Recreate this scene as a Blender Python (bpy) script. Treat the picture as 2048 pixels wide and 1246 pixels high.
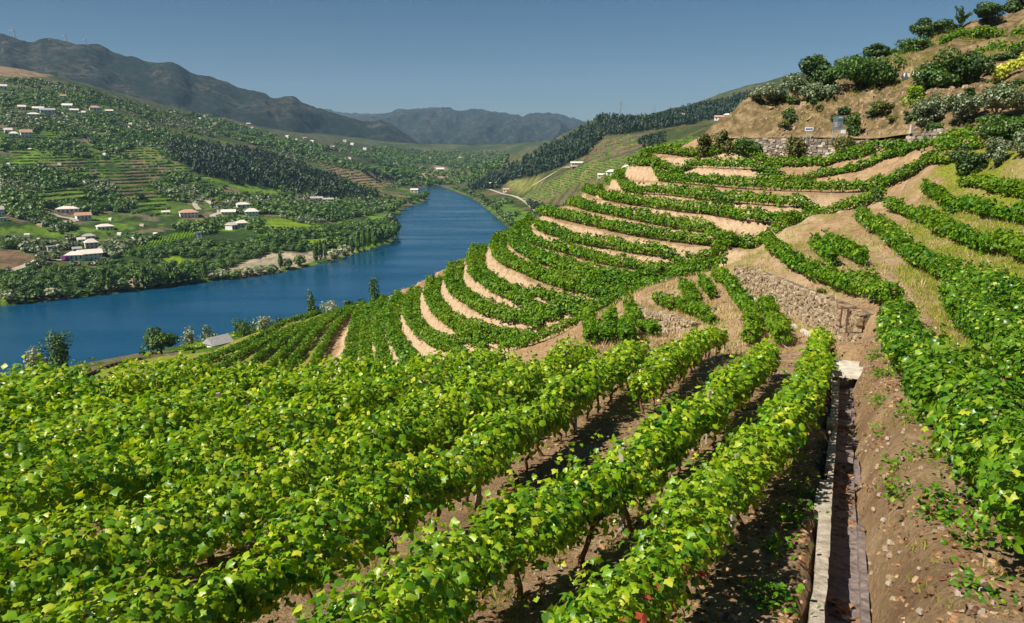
import bpy, math, random
import numpy as np
from mathutils import Vector, Matrix

for o in list(bpy.data.objects):
    bpy.data.objects.remove(o, do_unlink=True)
SC = bpy.context.scene
COL = SC.collection
rad = math.radians
RNG = np.random.default_rng(7)
random.seed(7)

# ------------------------------------------------------------------ camera
FPX, PITCH, EYE = 1500.0, rad(12.7), 90.0          # focal length in px of a 2048 px wide frame; eye 90 m above the river
cam_d = bpy.data.cameras.new('camera')
cam_d.sensor_width = 36.0
cam_d.lens = 36.0 * FPX / 2048.0
cam_d.clip_start, cam_d.clip_end = 0.1, 30000.0
cam = bpy.data.objects.new('camera', cam_d)
COL.objects.link(cam)
cam.location = (0, 0, EYE)
cam.rotation_euler = (rad(90) - PITCH, 0, 0)
SC.camera = cam

# ------------------------------------------------------------------ sky, sun, exposure
SUN_EL, SUN_AZ = rad(47), math.atan2(-0.88, -0.48)   # azimuth from +Y towards +X
sdir = Vector((math.sin(SUN_AZ) * math.cos(SUN_EL), math.cos(SUN_AZ) * math.cos(SUN_EL), math.sin(SUN_EL)))
W = bpy.data.worlds.new('World')
SC.world = W
W.use_nodes = True
nt = W.node_tree
nt.nodes.clear()
n_out = nt.nodes.new('ShaderNodeOutputWorld')
n_bg = nt.nodes.new('ShaderNodeBackground')
n_sky = nt.nodes.new('ShaderNodeTexSky')
n_sky.sky_type = 'NISHITA'
n_sky.sun_disc = False
n_sky.sun_elevation = SUN_EL
n_sky.sun_rotation = SUN_AZ
n_sky.altitude = 900
n_sky.air_density = 1.0
n_sky.dust_density = 0.2
n_sky.ozone_density = 3.5
n_bg.inputs['Strength'].default_value = 0.05
n_hs = nt.nodes.new('ShaderNodeHueSaturation')          # one even correction of the whole sky
n_hs.inputs['Saturation'].default_value = 1.30
n_hs.inputs['Value'].default_value = 0.60
nt.links.new(n_sky.outputs[0], n_hs.inputs['Color'])
nt.links.new(n_hs.outputs[0], n_bg.inputs['Color'])
nt.links.new(n_bg.outputs[0], n_out.inputs['Surface'])
sun_d = bpy.data.lights.new('sun', 'SUN')
sun_d.energy = 5.0
sun_d.angle = rad(0.5)
sun_d.color = (1.0, 0.93, 0.80)
sun = bpy.data.objects.new('sun', sun_d)
COL.objects.link(sun)
sun.rotation_euler = (-sdir).to_track_quat('-Z', 'Y').to_euler()
sun.location = (0, 0, 300)
SC.view_settings.view_transform = 'Standard'
SC.view_settings.look = 'None'
SC.view_settings.exposure = 0.66
SC.view_settings.gamma = 1.0
SC.view_settings.use_curve_mapping = False
SC.render.engine = 'CYCLES'
SC.cycles.use_denoising = True
SC.cycles.max_bounces = 5
SC.cycles.diffuse_bounces = 2
SC.cycles.glossy_bounces = 2
SC.cycles.transmission_bounces = 3
SC.cycles.transparent_max_bounces = 6
SC.cycles.volume_bounces = 0
SC.cycles.sample_clamp_indirect = 4.0

# ------------------------------------------------------------------ pixel <-> world helpers (only to read the survey off the photograph)
cp, sp = math.cos(PITCH), math.sin(PITCH)
def ray(px, py):
    u = (px - 1024) / FPX; v = (623 - py) / FPX
    return np.array([u, cp + v * sp, -sp + v * cp])
def P(px, py, D):                       # point at forward distance D
    d = ray(px, py); q = d * D / d[1]; q[2] += EYE; return q
def Pz(px, py, z):                      # point at a level z below the eye
    d = ray(px, py); q = d * z / d[2]; q[2] += EYE; return q
def project(x, y, z):
    z = z - EYE
    f = y * cp - z * sp; up = y * sp + z * cp
    return 1024 + FPX * x / f, 623 - FPX * up / f
def fgz(y): return EYE - 3.17 - 0.18 * y            # plane of the near vineyard
def Pf(px, py):
    d = ray(px, py); s = d[2] / d[1]; D = 3.17 / (-s - 0.18); q = d * D / d[1]; q[2] += EYE; return q

def hash2(ix, iy, seed):
    v = np.sin(ix * 127.1 + iy * 311.7 + seed * 74.7) * 43758.5453
    return v - np.floor(v)
def vnoise(x, y, seed=0):
    x = np.asarray(x, float); y = np.asarray(y, float)
    ix, iy = np.floor(x), np.floor(y); fx, fy = x - ix, y - iy
    fx = fx * fx * (3 - 2 * fx); fy = fy * fy * (3 - 2 * fy)
    a = hash2(ix, iy, seed); b = hash2(ix + 1, iy, seed); c = hash2(ix, iy + 1, seed); d = hash2(ix + 1, iy + 1, seed)
    return (a * (1 - fx) + b * fx) * (1 - fy) + (c * (1 - fx) + d * fx) * fy
def fbm(x, y, seed=0, octv=4):
    s = 0.0; a = 0.5; t = 0.0
    for k in range(octv):
        s = s + a * vnoise(x, y, seed + k * 13); t += a; x = x * 2.03; y = y * 2.03; a *= 0.5
    return s / t
def smooth(a, b, x):
    t = np.clip((x - a) / (b - a), 0, 1); return t * t * (3 - 2 * t)
def poly_in(px, py, poly):
    px = np.asarray(px); py = np.asarray(py)
    ins = np.zeros(px.shape, bool); n = len(poly)
    for i in range(n):
        x1, y1 = poly[i]; x2, y2 = poly[(i + 1) % n]
        c = ((y1 > py) != (y2 > py)) & (px < (x2 - x1) * (py - y1) / ((y2 - y1) if y2 != y1 else 1e-9) + x1)
        ins ^= c
    return ins
def seg_dist(x, y, poly, closed=False):
    x = np.asarray(x, float); y = np.asarray(y, float)
    best = np.full(x.shape, 1e9); n = len(poly)
    for i in range(n if closed else n - 1):
        ax, ay = poly[i][:2]; bx, by = poly[(i + 1) % n][:2]
        dx, dy = bx - ax, by - ay; L = dx * dx + dy * dy + 1e-9
        t = np.clip(((x - ax) * dx + (y - ay) * dy) / L, 0, 1)
        best = np.minimum(best, np.hypot(x - ax - t * dx, y - ay - t * dy))
    return best
def resample(pts, step):
    pts = np.asarray(pts, float)
    # Catmull-Rom through the points, then even steps
    if len(pts) > 2:
        q = np.vstack([2 * pts[0] - pts[1], pts, 2 * pts[-1] - pts[-2]]); out = []
        for i in range(1, len(q) - 2):
            for t in np.linspace(0, 1, 12, endpoint=False):
                a, b, c, d = q[i - 1], q[i], q[i + 1], q[i + 2]
                out.append(0.5 * (2 * b + (c - a) * t + (2 * a - 5 * b + 4 * c - d) * t * t + (3 * b - a - 3 * c + d) * t ** 3))
        out.append(pts[-1]); pts = np.array(out)
    L = np.concatenate([[0], np.cumsum(np.linalg.norm(np.diff(pts[:, :2], axis=0), axis=1))])
    n = max(2, int(round(L[-1] / step)) + 1)
    s = np.linspace(0, L[-1], n)
    return np.stack([np.interp(s, L, pts[:, k]) for k in range(pts.shape[1])], 1)
class TPS:
    def __init__(self, pts, lam):
        pts = np.asarray(pts, float)
        self.c = pts[:, :2].mean(0); self.s = np.abs(pts[:, :2] - self.c).max()
        self.q = (pts[:, :2] - self.c) / self.s
        n = len(pts); K = self.k(self.q, self.q) + lam * np.eye(n)
        A = np.zeros((n + 3, n + 3)); A[:n, :n] = K; A[:n, n] = 1; A[:n, n + 1:] = self.q; A[n:, :n] = A[:n, n:].T
        self.w = np.linalg.solve(A, np.concatenate([pts[:, 2], [0, 0, 0]]))
    def k(self, a, b):
        r2 = ((a[:, None, :] - b[None, :, :]) ** 2).sum(-1)
        return 0.5 * r2 * np.log(r2 + 1e-12)
    def __call__(self, x, y):
        x = np.asarray(x, float); sh = x.shape
        q = np.stack([(x.ravel() - self.c[0]) / self.s, (np.asarray(y, float).ravel() - self.c[1]) / self.s], 1)
        out = np.empty(len(q)); n = len(self.q)
        for i in range(0, len(q), 20000):
            b = q[i:i + 20000]
            out[i:i + 20000] = self.k(b, self.q) @ self.w[:n] + self.w[n] + b @ self.w[n + 1:]
        return out.reshape(sh)

# ------------------------------------------------------------------ mesh + object helpers
def raw_mesh(name, V, faces, mats, smooth_shade=False, mat_idx=None):
    """V (n,3); faces: (m,3) or (m,4) int array, or list of such arrays"""
    me = bpy.data.meshes.new(name)
    fl = faces if isinstance(faces, list) else [faces]
    fl = [np.asarray(f, np.int32) for f in fl if len(f)]
    V = np.asarray(V, np.float32)
    me.vertices.add(len(V)); me.vertices.foreach_set('co', V.ravel())
    loops = np.concatenate([f.ravel() for f in fl])
    tot = np.concatenate([np.full(len(f), f.shape[1], np.int32) for f in fl])
    start = np.concatenate([[0], np.cumsum(tot)[:-1]]).astype(np.int32)
    me.loops.add(len(loops)); me.loops.foreach_set('vertex_index', loops)
    me.polygons.add(len(tot)); me.polygons.foreach_set('loop_start', start); me.polygons.foreach_set('loop_total', tot)
    if mat_idx is not None: me.polygons.foreach_set('material_index', np.asarray(mat_idx, np.int32))
    me.polygons.foreach_set('use_smooth', np.full(len(tot), smooth_shade, bool))
    for m in (mats if isinstance(mats, (list, tuple)) else [mats]): me.materials.append(m)
    me.update(calc_edges=True); me.validate()
    return me
def link(name, me, parent=None, loc=None):
    o = bpy.data.objects.new(name, me); COL.objects.link(o)
    if loc is not None: o.location = loc
    if parent is not None: o.parent = parent
    return o
def tag(o, label=None, cat=None, group=None, kind=None):
    if label: o['label'] = label
    if cat: o['category'] = cat
    if group: o['group'] = group
    if kind: o['kind'] = kind
    return o
def root(name, loc, label, cat, group=None, rz=0.0):
    o = bpy.data.objects.new(name, None); COL.objects.link(o)
    o.location = loc; o.rotation_euler[2] = rz; o.empty_display_size = 0.5
    return tag(o, label, cat, group)
BOXF = np.array([[0, 3, 2, 1], [4, 5, 6, 7], [0, 1, 5, 4], [1, 2, 6, 5], [2, 3, 7, 6], [3, 0, 4, 7]])
class MB:
    """collects boxes / tubes / prisms"""
    def __init__(s): s.v = []; s.q = []; s.t = []; s.n = 0
    def add(s, V, F):
        V = np.asarray(V, float); F = np.asarray(F, int)
        (s.q if F.shape[1] == 4 else s.t).append(F + s.n); s.v.append(V); s.n += len(V)
    def box(s, c, d, rz=0.0, taper=1.0):
        x, y, z = np.array(d) / 2.0
        V = np.array([[-x, -y, -z], [x, -y, -z], [x, y, -z], [-x, y, -z], [-x * taper, -y * taper, z], [x * taper, -y * taper, z], [x * taper, y * taper, z], [-x * taper, y * taper, z]])
        ca, sa = math.cos(rz), math.sin(rz)
        V = np.stack([V[:, 0] * ca - V[:, 1] * sa, V[:, 0] * sa + V[:, 1] * ca, V[:, 2]], 1) + np.array(c)
        s.add(V, BOXF)
    def tube(s, pts, r, n=6, cap=True):
        pts = np.asarray(pts, float); r = np.broadcast_to(np.asarray(r, float), (len(pts),))
        V = []
        for i, p in enumerate(pts):
            t = pts[min(i + 1, len(pts) - 1)] - pts[max(i - 1, 0)]; t = t / (np.linalg.norm(t) + 1e-9)
            a = np.cross(t, [0.31, 0.95, 0.05]); a /= np.linalg.norm(a) + 1e-9; b = np.cross(t, a)
            for k in range(n):
                w = 2 * math.pi * k / n; V.append(p + r[i] * (math.cos(w) * a + math.sin(w) * b))
        F = [[i * n + k, i * n + (k + 1) % n, (i + 1) * n + (k + 1) % n, (i + 1) * n + k] for i in range(len(pts) - 1) for k in range(n)]
        s.add(V, F)
        if cap:
            V2 = np.array(V[-n:]); c = V2.mean(0)
            s.add(np.vstack([V2, c]), [[k, (k + 1) % n, n] for k in range(n)])
    def mesh(s, name, mats, sm=False):
        f = []; V = np.vstack(s.v)
        if s.q: f.append(np.vstack(s.q))
        if s.t: f.append(np.vstack(s.t))
        return raw_mesh(name, V, f, mats, sm)
    def build(s, name, mats, parent=None, loc=None, sm=False): return link(name, s.mesh(name, mats, sm), parent, loc)

# ------------------------------------------------------------------ materials
def new_mat(name):
    m = bpy.data.materials.new(name); m.use_nodes = True
    t = m.node_tree; b = t.nodes['Principled BSDF']; return m, t, b
def N(t, typ, **kw):
    n = t.nodes.new(typ)
    for k, v in kw.items():
        if k in n.inputs.keys() if isinstance(k, str) and k[0].isupper() else False: n.inputs[k].default_value = v
        else: setattr(n, k, v)
    return n
def ramp(t, fac, stops):
    r = t.nodes.new('ShaderNodeValToRGB'); e = r.color_ramp.elements
    while len(e) < len(stops): e.new(0.5)
    for i, (p, c) in enumerate(stops): e[i].position = p; e[i].color = (*c, 1)
    t.links.new(fac, r.inputs[0]); return r.outputs[0]
def noise(t, scale, detail=6, rough=0.6, coord='Object', dist=0.0):
    tc = t.nodes.new('ShaderNodeNewGeometry') if coord == 'World' else t.nodes.new('ShaderNodeTexCoord')
    n = t.nodes.new('ShaderNodeTexNoise'); n.inputs['Scale'].default_value = scale; n.inputs['Detail'].default_value = detail
    n.inputs['Roughness'].default_value = rough; n.inputs['Distortion'].default_value = dist
    t.links.new(tc.outputs['Position'] if coord == 'World' else tc.outputs[coord], n.inputs['Vector']); return n.outputs[0]
def mixc(t, fac, a, b, mode='MIX'):
    m = t.nodes.new('ShaderNodeMix'); m.data_type = 'RGBA'; m.blend_type = mode
    if isinstance(fac, float): m.inputs[0].default_value = fac
    else: t.links.new(fac, m.inputs[0])
    for v, s in ((a, m.inputs[6]), (b, m.inputs[7])):
        if isinstance(v, tuple): s.default_value = (*v, 1)
        else: t.links.new(v, s)
    return m.outputs[2]
def bump(t, b, h, strength=0.5, dist=0.05):
    n = t.nodes.new('ShaderNodeBump'); n.inputs['Strength'].default_value = strength; n.inputs['Distance'].default_value = dist
    t.links.new(h, n.inputs['Height']); t.links.new(n.outputs[0], b.inputs['Normal'])
def mat_simple(name, c1, c2, scale=3.0, rough=0.85, bs=0.4, bd=0.03, coord='World', spec=0.3):
    m, t, b = new_mat(name); f = noise(t, scale, coord=coord)
    t.links.new(ramp(t, f, [(0.3, c1), (0.7, c2)]), b.inputs['Base Color'])
    b.inputs['Roughness'].default_value = rough; b.inputs['Specular IOR Level'].default_value = spec
    if bs: bump(t, b, noise(t, scale * 3, coord=coord), bs, bd)
    return m
def mat_leaf(name, stops, transl=0.35, rough=0.45, tcol=None, spec=0.5, patch=None):
    m, t, b = new_mat(name)
    g = t.nodes.new('ShaderNodeNewGeometry')
    c = ramp(t, g.outputs['Random Per Island'], stops)
    if patch:
        c = mixc(t, ramp(t, noise(t, patch[0], 2, coord='World'), [(0.4, (0, 0, 0)), (0.65, (1, 1, 1))]), c, mixc(t, 0.6, c, patch[1]))
    t.links.new(c, b.inputs['Base Color'])
    b.inputs['Roughness'].default_value = rough; b.inputs['Specular IOR Level'].default_value = spec
    tr = t.nodes.new('ShaderNodeBsdfTranslucent'); mx = t.nodes.new('ShaderNodeMixShader')
    t.links.new(mixc(t, 1.0, c, tcol or (1.6, 1.5, 0.5), 'MULTIPLY'), tr.inputs[0])
    mx.inputs[0].default_value = transl
    out = t.nodes['Material Output']
    t.links.new(b.outputs[0], mx.inputs[1]); t.links.new(tr.outputs[0], mx.inputs[2]); t.links.new(mx.outputs[0], out.inputs[0])
    return m

M = {}
M['vine'] = mat_leaf('vine_leaf', [(0.0, (0.02, 0.09, 0.003)), (0.25, (0.07, 0.21, 0.004)), (0.52, (0.20, 0.37, 0.006)), (0.88, (0.40, 0.51, 0.014)), (1.0, (0.66, 0.62, 0.07))], 0.38, rough=0.38, spec=0.55, patch=(0.6, (0.24, 0.36, 0.008)))
M['vine_far'] = mat_leaf('vine_leaf_far', [(0.0, (0.018, 0.08, 0.003)), (0.4, (0.055, 0.175, 0.004)), (0.8, (0.13, 0.28, 0.006)), (1.0, (0.27, 0.38, 0.012))], 0.34, rough=0.5, spec=0.35, patch=(0.12, (0.18, 0.28, 0.008)))
M['vine_deep'] = mat_leaf('vine_leaf_deep', [(0.0, (0.015, 0.07, 0.003)), (0.4, (0.05, 0.165, 0.004)), (0.75, (0.11, 0.26, 0.006)), (0.93, (0.30, 0.43, 0.02)), (1.0, (0.60, 0.60, 0.12))], 0.34, rough=0.36, spec=0.6, patch=(0.5, (0.14, 0.26, 0.008)))
M['vine_yellow'] = mat_leaf('yellow_vine_leaf', [(0.0, (0.30, 0.38, 0.03)), (1.0, (0.62, 0.60, 0.07))], 0.3)
M['vine_red'] = mat_leaf('red_vine_leaf', [(0.0, (0.30, 0.03, 0.02)), (1.0, (0.45, 0.10, 0.04))], 0.3, tcol=(1.2, 0.8, 0.5))
M['dark_leaf'] = mat_leaf('evergreen_leaf', [(0.0, (0.015, 0.045, 0.008)), (0.6, (0.035, 0.085, 0.012)), (1.0, (0.08, 0.14, 0.02))], 0.2, 0.5)
M['green_leaf'] = mat_leaf('broad_leaf', [(0.0, (0.025, 0.07, 0.008)), (0.6, (0.055, 0.13, 0.012)), (1.0, (0.12, 0.20, 0.02))], 0.25, 0.5)
M['olive_leaf'] = mat_leaf('olive_leaf', [(0.0, (0.05, 0.09, 0.03)), (0.5, (0.12, 0.16, 0.07)), (0.85, (0.24, 0.28, 0.16)), (1.0, (0.40, 0.43, 0.30))], 0.15, 0.4)
M['rust_leaf'] = mat_leaf('rusty_shrub_leaf', [(0.0, (0.04, 0.07, 0.008)), (0.6, (0.09, 0.12, 0.012)), (1.0, (0.20, 0.13, 0.02))], 0.2, 0.5)
M['pale_leaf'] = mat_leaf('pale_shrub_leaf', [(0.0, (0.12, 0.18, 0.06)), (0.6, (0.30, 0.34, 0.18)), (1.0, (0.55, 0.52, 0.40))], 0.2, 0.5)
M['far_leaf'] = mat_leaf('far_tree_leaf', [(0.0, (0.012, 0.05, 0.008)), (0.45, (0.04, 0.11, 0.014)), (0.8, (0.09, 0.18, 0.022)), (1.0, (0.20, 0.27, 0.07))], 0.2, 0.55, patch=(0.035, (0.13, 0.22, 0.03)))
M['pine_leaf'] = mat_leaf('pine_needles', [(0.0, (0.008, 0.028, 0.008)), (0.7, (0.018, 0.05, 0.012)), (1.0, (0.035, 0.075, 0.02))], 0.1, 0.6)
M['flower'] = mat_leaf('purple_flowers', [(0.0, (0.30, 0.03, 0.34)), (1.0, (0.50, 0.10, 0.55))], 0.2, 0.5, tcol=(1, 0.8, 1))
M['grass'] = mat_leaf('dry_green_grass', [(0.0, (0.09, 0.16, 0.008)), (0.5, (0.24, 0.30, 0.015)), (0.8, (0.40, 0.40, 0.04)), (1.0, (0.52, 0.42, 0.14))], 0.3, 0.6)
M['straw'] = mat_leaf('straw', [(0.0, (0.32, 0.20, 0.08)), (0.6, (0.55, 0.40, 0.20)), (0.9, (0.68, 0.54, 0.32)), (1.0, (0.30, 0.30, 0.05))], 0.25, 0.7, tcol=(1.1, 1.0, 0.8))
M['litter'] = mat_leaf('fallen_leaf', [(0.0, (0.10, 0.04, 0.016)), (0.5, (0.24, 0.11, 0.045)), (0.85, (0.36, 0.21, 0.10)), (1.0, (0.48, 0.34, 0.21))], 0.15, 0.6, tcol=(1.2, 0.9, 0.6))
M['bark'] = mat_simple('vine_bark', (0.10, 0.05, 0.025), (0.22, 0.12, 0.06), 12, 0.9, 0.8, 0.01)
M['bark2'] = mat_simple('tree_bark', (0.08, 0.06, 0.04), (0.17, 0.13, 0.09), 6, 0.9, 0.8, 0.02)
M['wood'] = mat_simple('weathered_post', (0.25, 0.21, 0.16), (0.42, 0.37, 0.30), 9, 0.85, 0.5, 0.01)
def mat_stone(name, stops, scale):
    m, t, b = new_mat(name)
    g = t.nodes.new('ShaderNodeNewGeometry'); oi = t.nodes.new('ShaderNodeObjectInfo')
    ad = t.nodes.new('ShaderNodeMath'); ad.operation = 'ADD'; t.links.new(g.outputs['Random Per Island'], ad.inputs[0]); t.links.new(oi.outputs['Random'], ad.inputs[1])
    fr = t.nodes.new('ShaderNodeMath'); fr.operation = 'FRACT'; t.links.new(ad.outputs[0], fr.inputs[0])
    c = ramp(t, fr.outputs[0], stops)
    v = ramp(t, noise(t, scale, 10, 0.75, 'World'), [(0.3, (0.45, 0.45, 0.45)), (0.7, (1.25, 1.22, 1.15))])
    t.links.new(mixc(t, 1.0, c, v, 'MULTIPLY'), b.inputs['Base Color']); b.inputs['Roughness'].default_value = 0.92; b.inputs['Specular IOR Level'].default_value = 0.2
    bump(t, b, noise(t, scale * 2.5, 8, 0.7, 'World'), 0.9, 0.05); return m
M['stone'] = mat_stone('schist_stone', [(0.0, (0.29, 0.21, 0.13)), (0.35, (0.38, 0.29, 0.19)), (0.7, (0.46, 0.36, 0.25)), (1.0, (0.55, 0.46, 0.34))], 3.0)
M['stone_dark'] = mat_simple('wall_core', (0.10, 0.075, 0.05), (0.20, 0.15, 0.10), 2.0, 0.95, 0.6, 0.05)
M['stone_grey'] = mat_stone('grey_stone', [(0.0, (0.13, 0.11, 0.09)), (0.4, (0.27, 0.23, 0.19)), (0.75, (0.42, 0.37, 0.31)), (1.0, (0.58, 0.53, 0.46))], 2.0)
M['concrete'] = mat_simple('old_concrete', (0.24, 0.19, 0.14), (0.56, 0.49, 0.40), 7, 0.9, 0.8, 0.03)
M['bed'] = mat_simple('channel_bed', (0.10, 0.075, 0.065), (0.32, 0.255, 0.235), 8, 0.85, 0.9, 0.03)
M['slab'] = mat_simple('pale_slab', (0.34, 0.30, 0.24), (0.66, 0.61, 0.53), 5, 0.8, 0.4, 0.015)
M['white'] = mat_simple('whitewash', (0.66, 0.66, 0.64), (0.80, 0.80, 0.78), 0.6, 0.8, 0)
M['cream'] = mat_simple('cream_plaster', (0.55, 0.50, 0.40), (0.70, 0.64, 0.52), 0.6, 0.8, 0)
M['greywall'] = mat_simple('grey_plaster', (0.32, 0.30, 0.28), (0.48, 0.45, 0.42), 0.6, 0.85, 0)
M['tile'] = mat_simple('terracotta_roof', (0.40, 0.20, 0.13), (0.58, 0.36, 0.26), 1.5, 0.85, 0.5, 0.05)
M['tile_pale'] = mat_simple('bleached_roof', (0.58, 0.50, 0.44), (0.76, 0.68, 0.61), 1.5, 0.85, 0.5, 0.05)
M['slate'] = mat_simple('grey_roof', (0.28, 0.27, 0.27), (0.44, 0.43, 0.42), 1.5, 0.8, 0.5, 0.05)
M['glass'] = mat_simple('window_pane', (0.03, 0.04, 0.05), (0.05, 0.06, 0.08), 1, 0.15, 0, spec=0.5)
M['door'] = mat_simple('dark_door', (0.10, 0.06, 0.04), (0.16, 0.10, 0.06), 3, 0.6, 0)
M['steel'] = mat_simple('galvanised_steel', (0.30, 0.32, 0.34), (0.40, 0.42, 0.44), 3, 0.5, 0)
M['rust'] = mat_simple('rusty_steel', (0.12, 0.05, 0.03), (0.22, 0.10, 0.06), 8, 0.8, 0)
M['signgrey'] = mat_simple('sign_grey', (0.16, 0.19, 0.23), (0.20, 0.23, 0.27), 1, 0.5, 0)
M['signgreen'] = mat_simple('sign_green', (0.02, 0.16, 0.10), (0.03, 0.20, 0.12), 1, 0.5, 0)
M['signwhite'] = mat_simple('sign_white', (0.78, 0.80, 0.82), (0.84, 0.86, 0.88), 1, 0.5, 0)
M['signblue'] = mat_simple('sign_blue', (0.02, 0.08, 0.30), (0.03, 0.10, 0.36), 1, 0.5, 0)
M['asphalt'] = mat_simple('asphalt', (0.05, 0.05, 0.05), (0.08, 0.078, 0.075), 2, 0.9, 0.3, 0.01)
M['track'] = mat_simple('dusty_road', (0.32, 0.27, 0.21), (0.48, 0.42, 0.34), 0.3, 0.9, 0)
M['rock'] = mat_simple('rock', (0.17, 0.115, 0.065), (0.42, 0.31, 0.19), 2.5, 0.9, 0.8, 0.04)
M['pebble'] = mat_simple('pebble', (0.22, 0.17, 0.13), (0.46, 0.38, 0.30), 9, 0.9, 0.5, 0.01)

M['clod'] = mat_stone('soil_clod', [(0.0, (0.16, 0.10, 0.055)), (0.6, (0.34, 0.23, 0.13)), (1.0, (0.52, 0.40, 0.27))], 8.0)
def attr(t, name):
    a = t.nodes.new('ShaderNodeAttribute'); a.attribute_name = name; return a
# near soil: ochre earth, straw on the banks, mossy grass where the attribute says so
m, t, b = new_mat('hill_soil'); M['soil'] = m
c = ramp(t, noise(t, 0.9, 10, 0.7, 'World'), [(0.28, (0.19, 0.115, 0.06)), (0.5, (0.42, 0.28, 0.15)), (0.70, (0.62, 0.45, 0.27))])
c = mixc(t, ramp(t, noise(t, 14, 5, 0.7, 'World'), [(0.35, (0, 0, 0)), (0.8, (1, 1, 1))]), c, (0.17, 0.105, 0.06))
a = attr(t, 'cover')
sep = t.nodes.new('ShaderNodeSeparateColor'); t.links.new(a.outputs['Color'], sep.inputs[0])
straw = ramp(t, noise(t, 5, 10, 0.85, 'World', 0.6), [(0.32, (0.20, 0.125, 0.07)), (0.45, (0.42, 0.295, 0.18)), (0.58, (0.58, 0.44, 0.29)), (0.75, (0.72, 0.59, 0.43))])
straw = mixc(t, ramp(t, noise(t, 0.45, 6, 0.7, 'World'), [(0.45, (0, 0, 0)), (0.68, (0.6, 0.6, 0.6))]), straw, (0.44, 0.29, 0.19))
grs = ramp(t, noise(t, 5, 8, 0.75, 'World'), [(0.33, (0.06, 0.085, 0.008)), (0.5, (0.17, 0.20, 0.02)), (0.6, (0.31, 0.30, 0.045)), (0.75, (0.46, 0.38, 0.16))])
def brk(ch, sc):
    mm = t.nodes.new('ShaderNodeMath'); mm.operation = 'MULTIPLY_ADD'; t.links.new(noise(t, sc, 8, 0.75, 'World'), mm.inputs[0])
    mm.inputs[1].default_value = 1.6; m2 = t.nodes.new('ShaderNodeMath'); m2.operation = 'MULTIPLY_ADD'
    t.links.new(sep.outputs[ch], m2.inputs[0]); m2.inputs[1].default_value = 1.7; m2.inputs[2].default_value = -1.3
    t.links.new(m2.outputs[0], mm.inputs[2]); mm.use_clamp = True; return mm.outputs[0]
rustc = ramp(t, noise(t, 0.7, 10, 0.75, 'World'), [(0.33, (0.05, 0.04, 0.02)), (0.5, (0.16, 0.115, 0.055)), (0.64, (0.33, 0.24, 0.135))])
c = mixc(t, sep.outputs['Blue'], c, rustc)
c = mixc(t, brk('Green', 1.1), c, straw)
c = mixc(t, brk('Red', 0.8), c, grs)
t.links.new(c, b.inputs['Base Color']); b.inputs['Roughness'].default_value = 0.95; b.inputs['Specular IOR Level'].default_value = 0.15
mm = t.nodes.new('ShaderNodeMath'); mm.operation = 'ADD'
t.links.new(noise(t, 3, 12, 0.75, 'World'), mm.inputs[0]); t.links.new(noise(t, 22, 6, 0.7, 'World'), mm.inputs[1])
bump(t, b, mm.outputs[0], 0.9, 0.10)

# valley land: colour attribute of the fields, broken up
m, t, b = new_mat('valley_land'); M['valley'] = m
a = attr(t, 'land')
v1 = ramp(t, noise(t, 0.05, 10, 0.7, 'World'), [(0.3, (0.35, 0.38, 0.35)), (0.55, (1.0, 1.0, 1.0)), (0.75, (1.5, 1.35, 1.15))])
c = mixc(t, 1.0, a.outputs['Color'], v1, 'MULTIPLY')
v2 = ramp(t, noise(t, 0.35, 6, 0.7, 'World'), [(0.35, (0.55, 0.6, 0.6)), (0.65, (1.25, 1.2, 1.1))])
c = mixc(t, 1.0, c, v2, 'MULTIPLY')
t.links.new(c, b.inputs['Base Color']); b.inputs['Roughness'].default_value = 0.95; b.inputs['Specular IOR Level'].default_value = 0.1
bump(t, b, noise(t, 0.2, 10, 0.75, 'World'), 1.0, 3.0)

m, t, b = new_mat('mountain_land'); M['mountain'] = m
c = ramp(t, noise(t, 0.0045, 12, 0.68, 'World'), [(0.32, (0.018, 0.038, 0.032)), (0.46, (0.045, 0.062, 0.045)), (0.57, (0.12, 0.11, 0.085)), (0.72, (0.24, 0.185, 0.14))])
c = mixc(t, ramp(t, noise(t, 0.03, 10, 0.8, 'World'), [(0.44, (0, 0, 0)), (0.54, (1, 1, 1))]), c, (0.018, 0.036, 0.028))
t.links.new(c, b.inputs['Base Color']); b.inputs['Roughness'].default_value = 0.95; b.inputs['Specular IOR Level'].default_value = 0.1
bump(t, b, noise(t, 0.012, 14, 0.78, 'World'), 1.0, 60.0)

m, t, b = new_mat('river_water'); M['water'] = m
b.inputs['Base Color'].default_value = (0.001, 0.055, 0.12, 1); b.inputs['Roughness'].default_value = 0.12
b.inputs['Specular IOR Level'].default_value = 0.45
tc = t.nodes.new('ShaderNodeNewGeometry'); mp = t.nodes.new('ShaderNodeMapping'); mp.inputs['Scale'].default_value = (0.35, 0.8, 1); mp.inputs['Rotation'].default_value = (0, 0, rad(-25))
n1 = t.nodes.new('ShaderNodeTexNoise'); n1.inputs['Scale'].default_value = 1.0; n1.inputs['Detail'].default_value = 8; n1.inputs['Roughness'].default_value = 0.65
t.links.new(tc.outputs['Position'], mp.inputs[0]); t.links.new(mp.outputs[0], n1.inputs['Vector'])
mp2 = t.nodes.new('ShaderNodeMapping'); mp2.inputs['Scale'].default_value = (0.006, 0.03, 1); mp2.inputs['Rotation'].default_value = (0, 0, rad(-20)); t.links.new(tc.outputs['Position'], mp2.inputs[0])
n2_ = t.nodes.new('ShaderNodeTexNoise'); n2_.inputs['Scale'].default_value = 1.0; n2_.inputs['Detail'].default_value = 5; t.links.new(mp2.outputs[0], n2_.inputs['Vector'])
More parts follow.
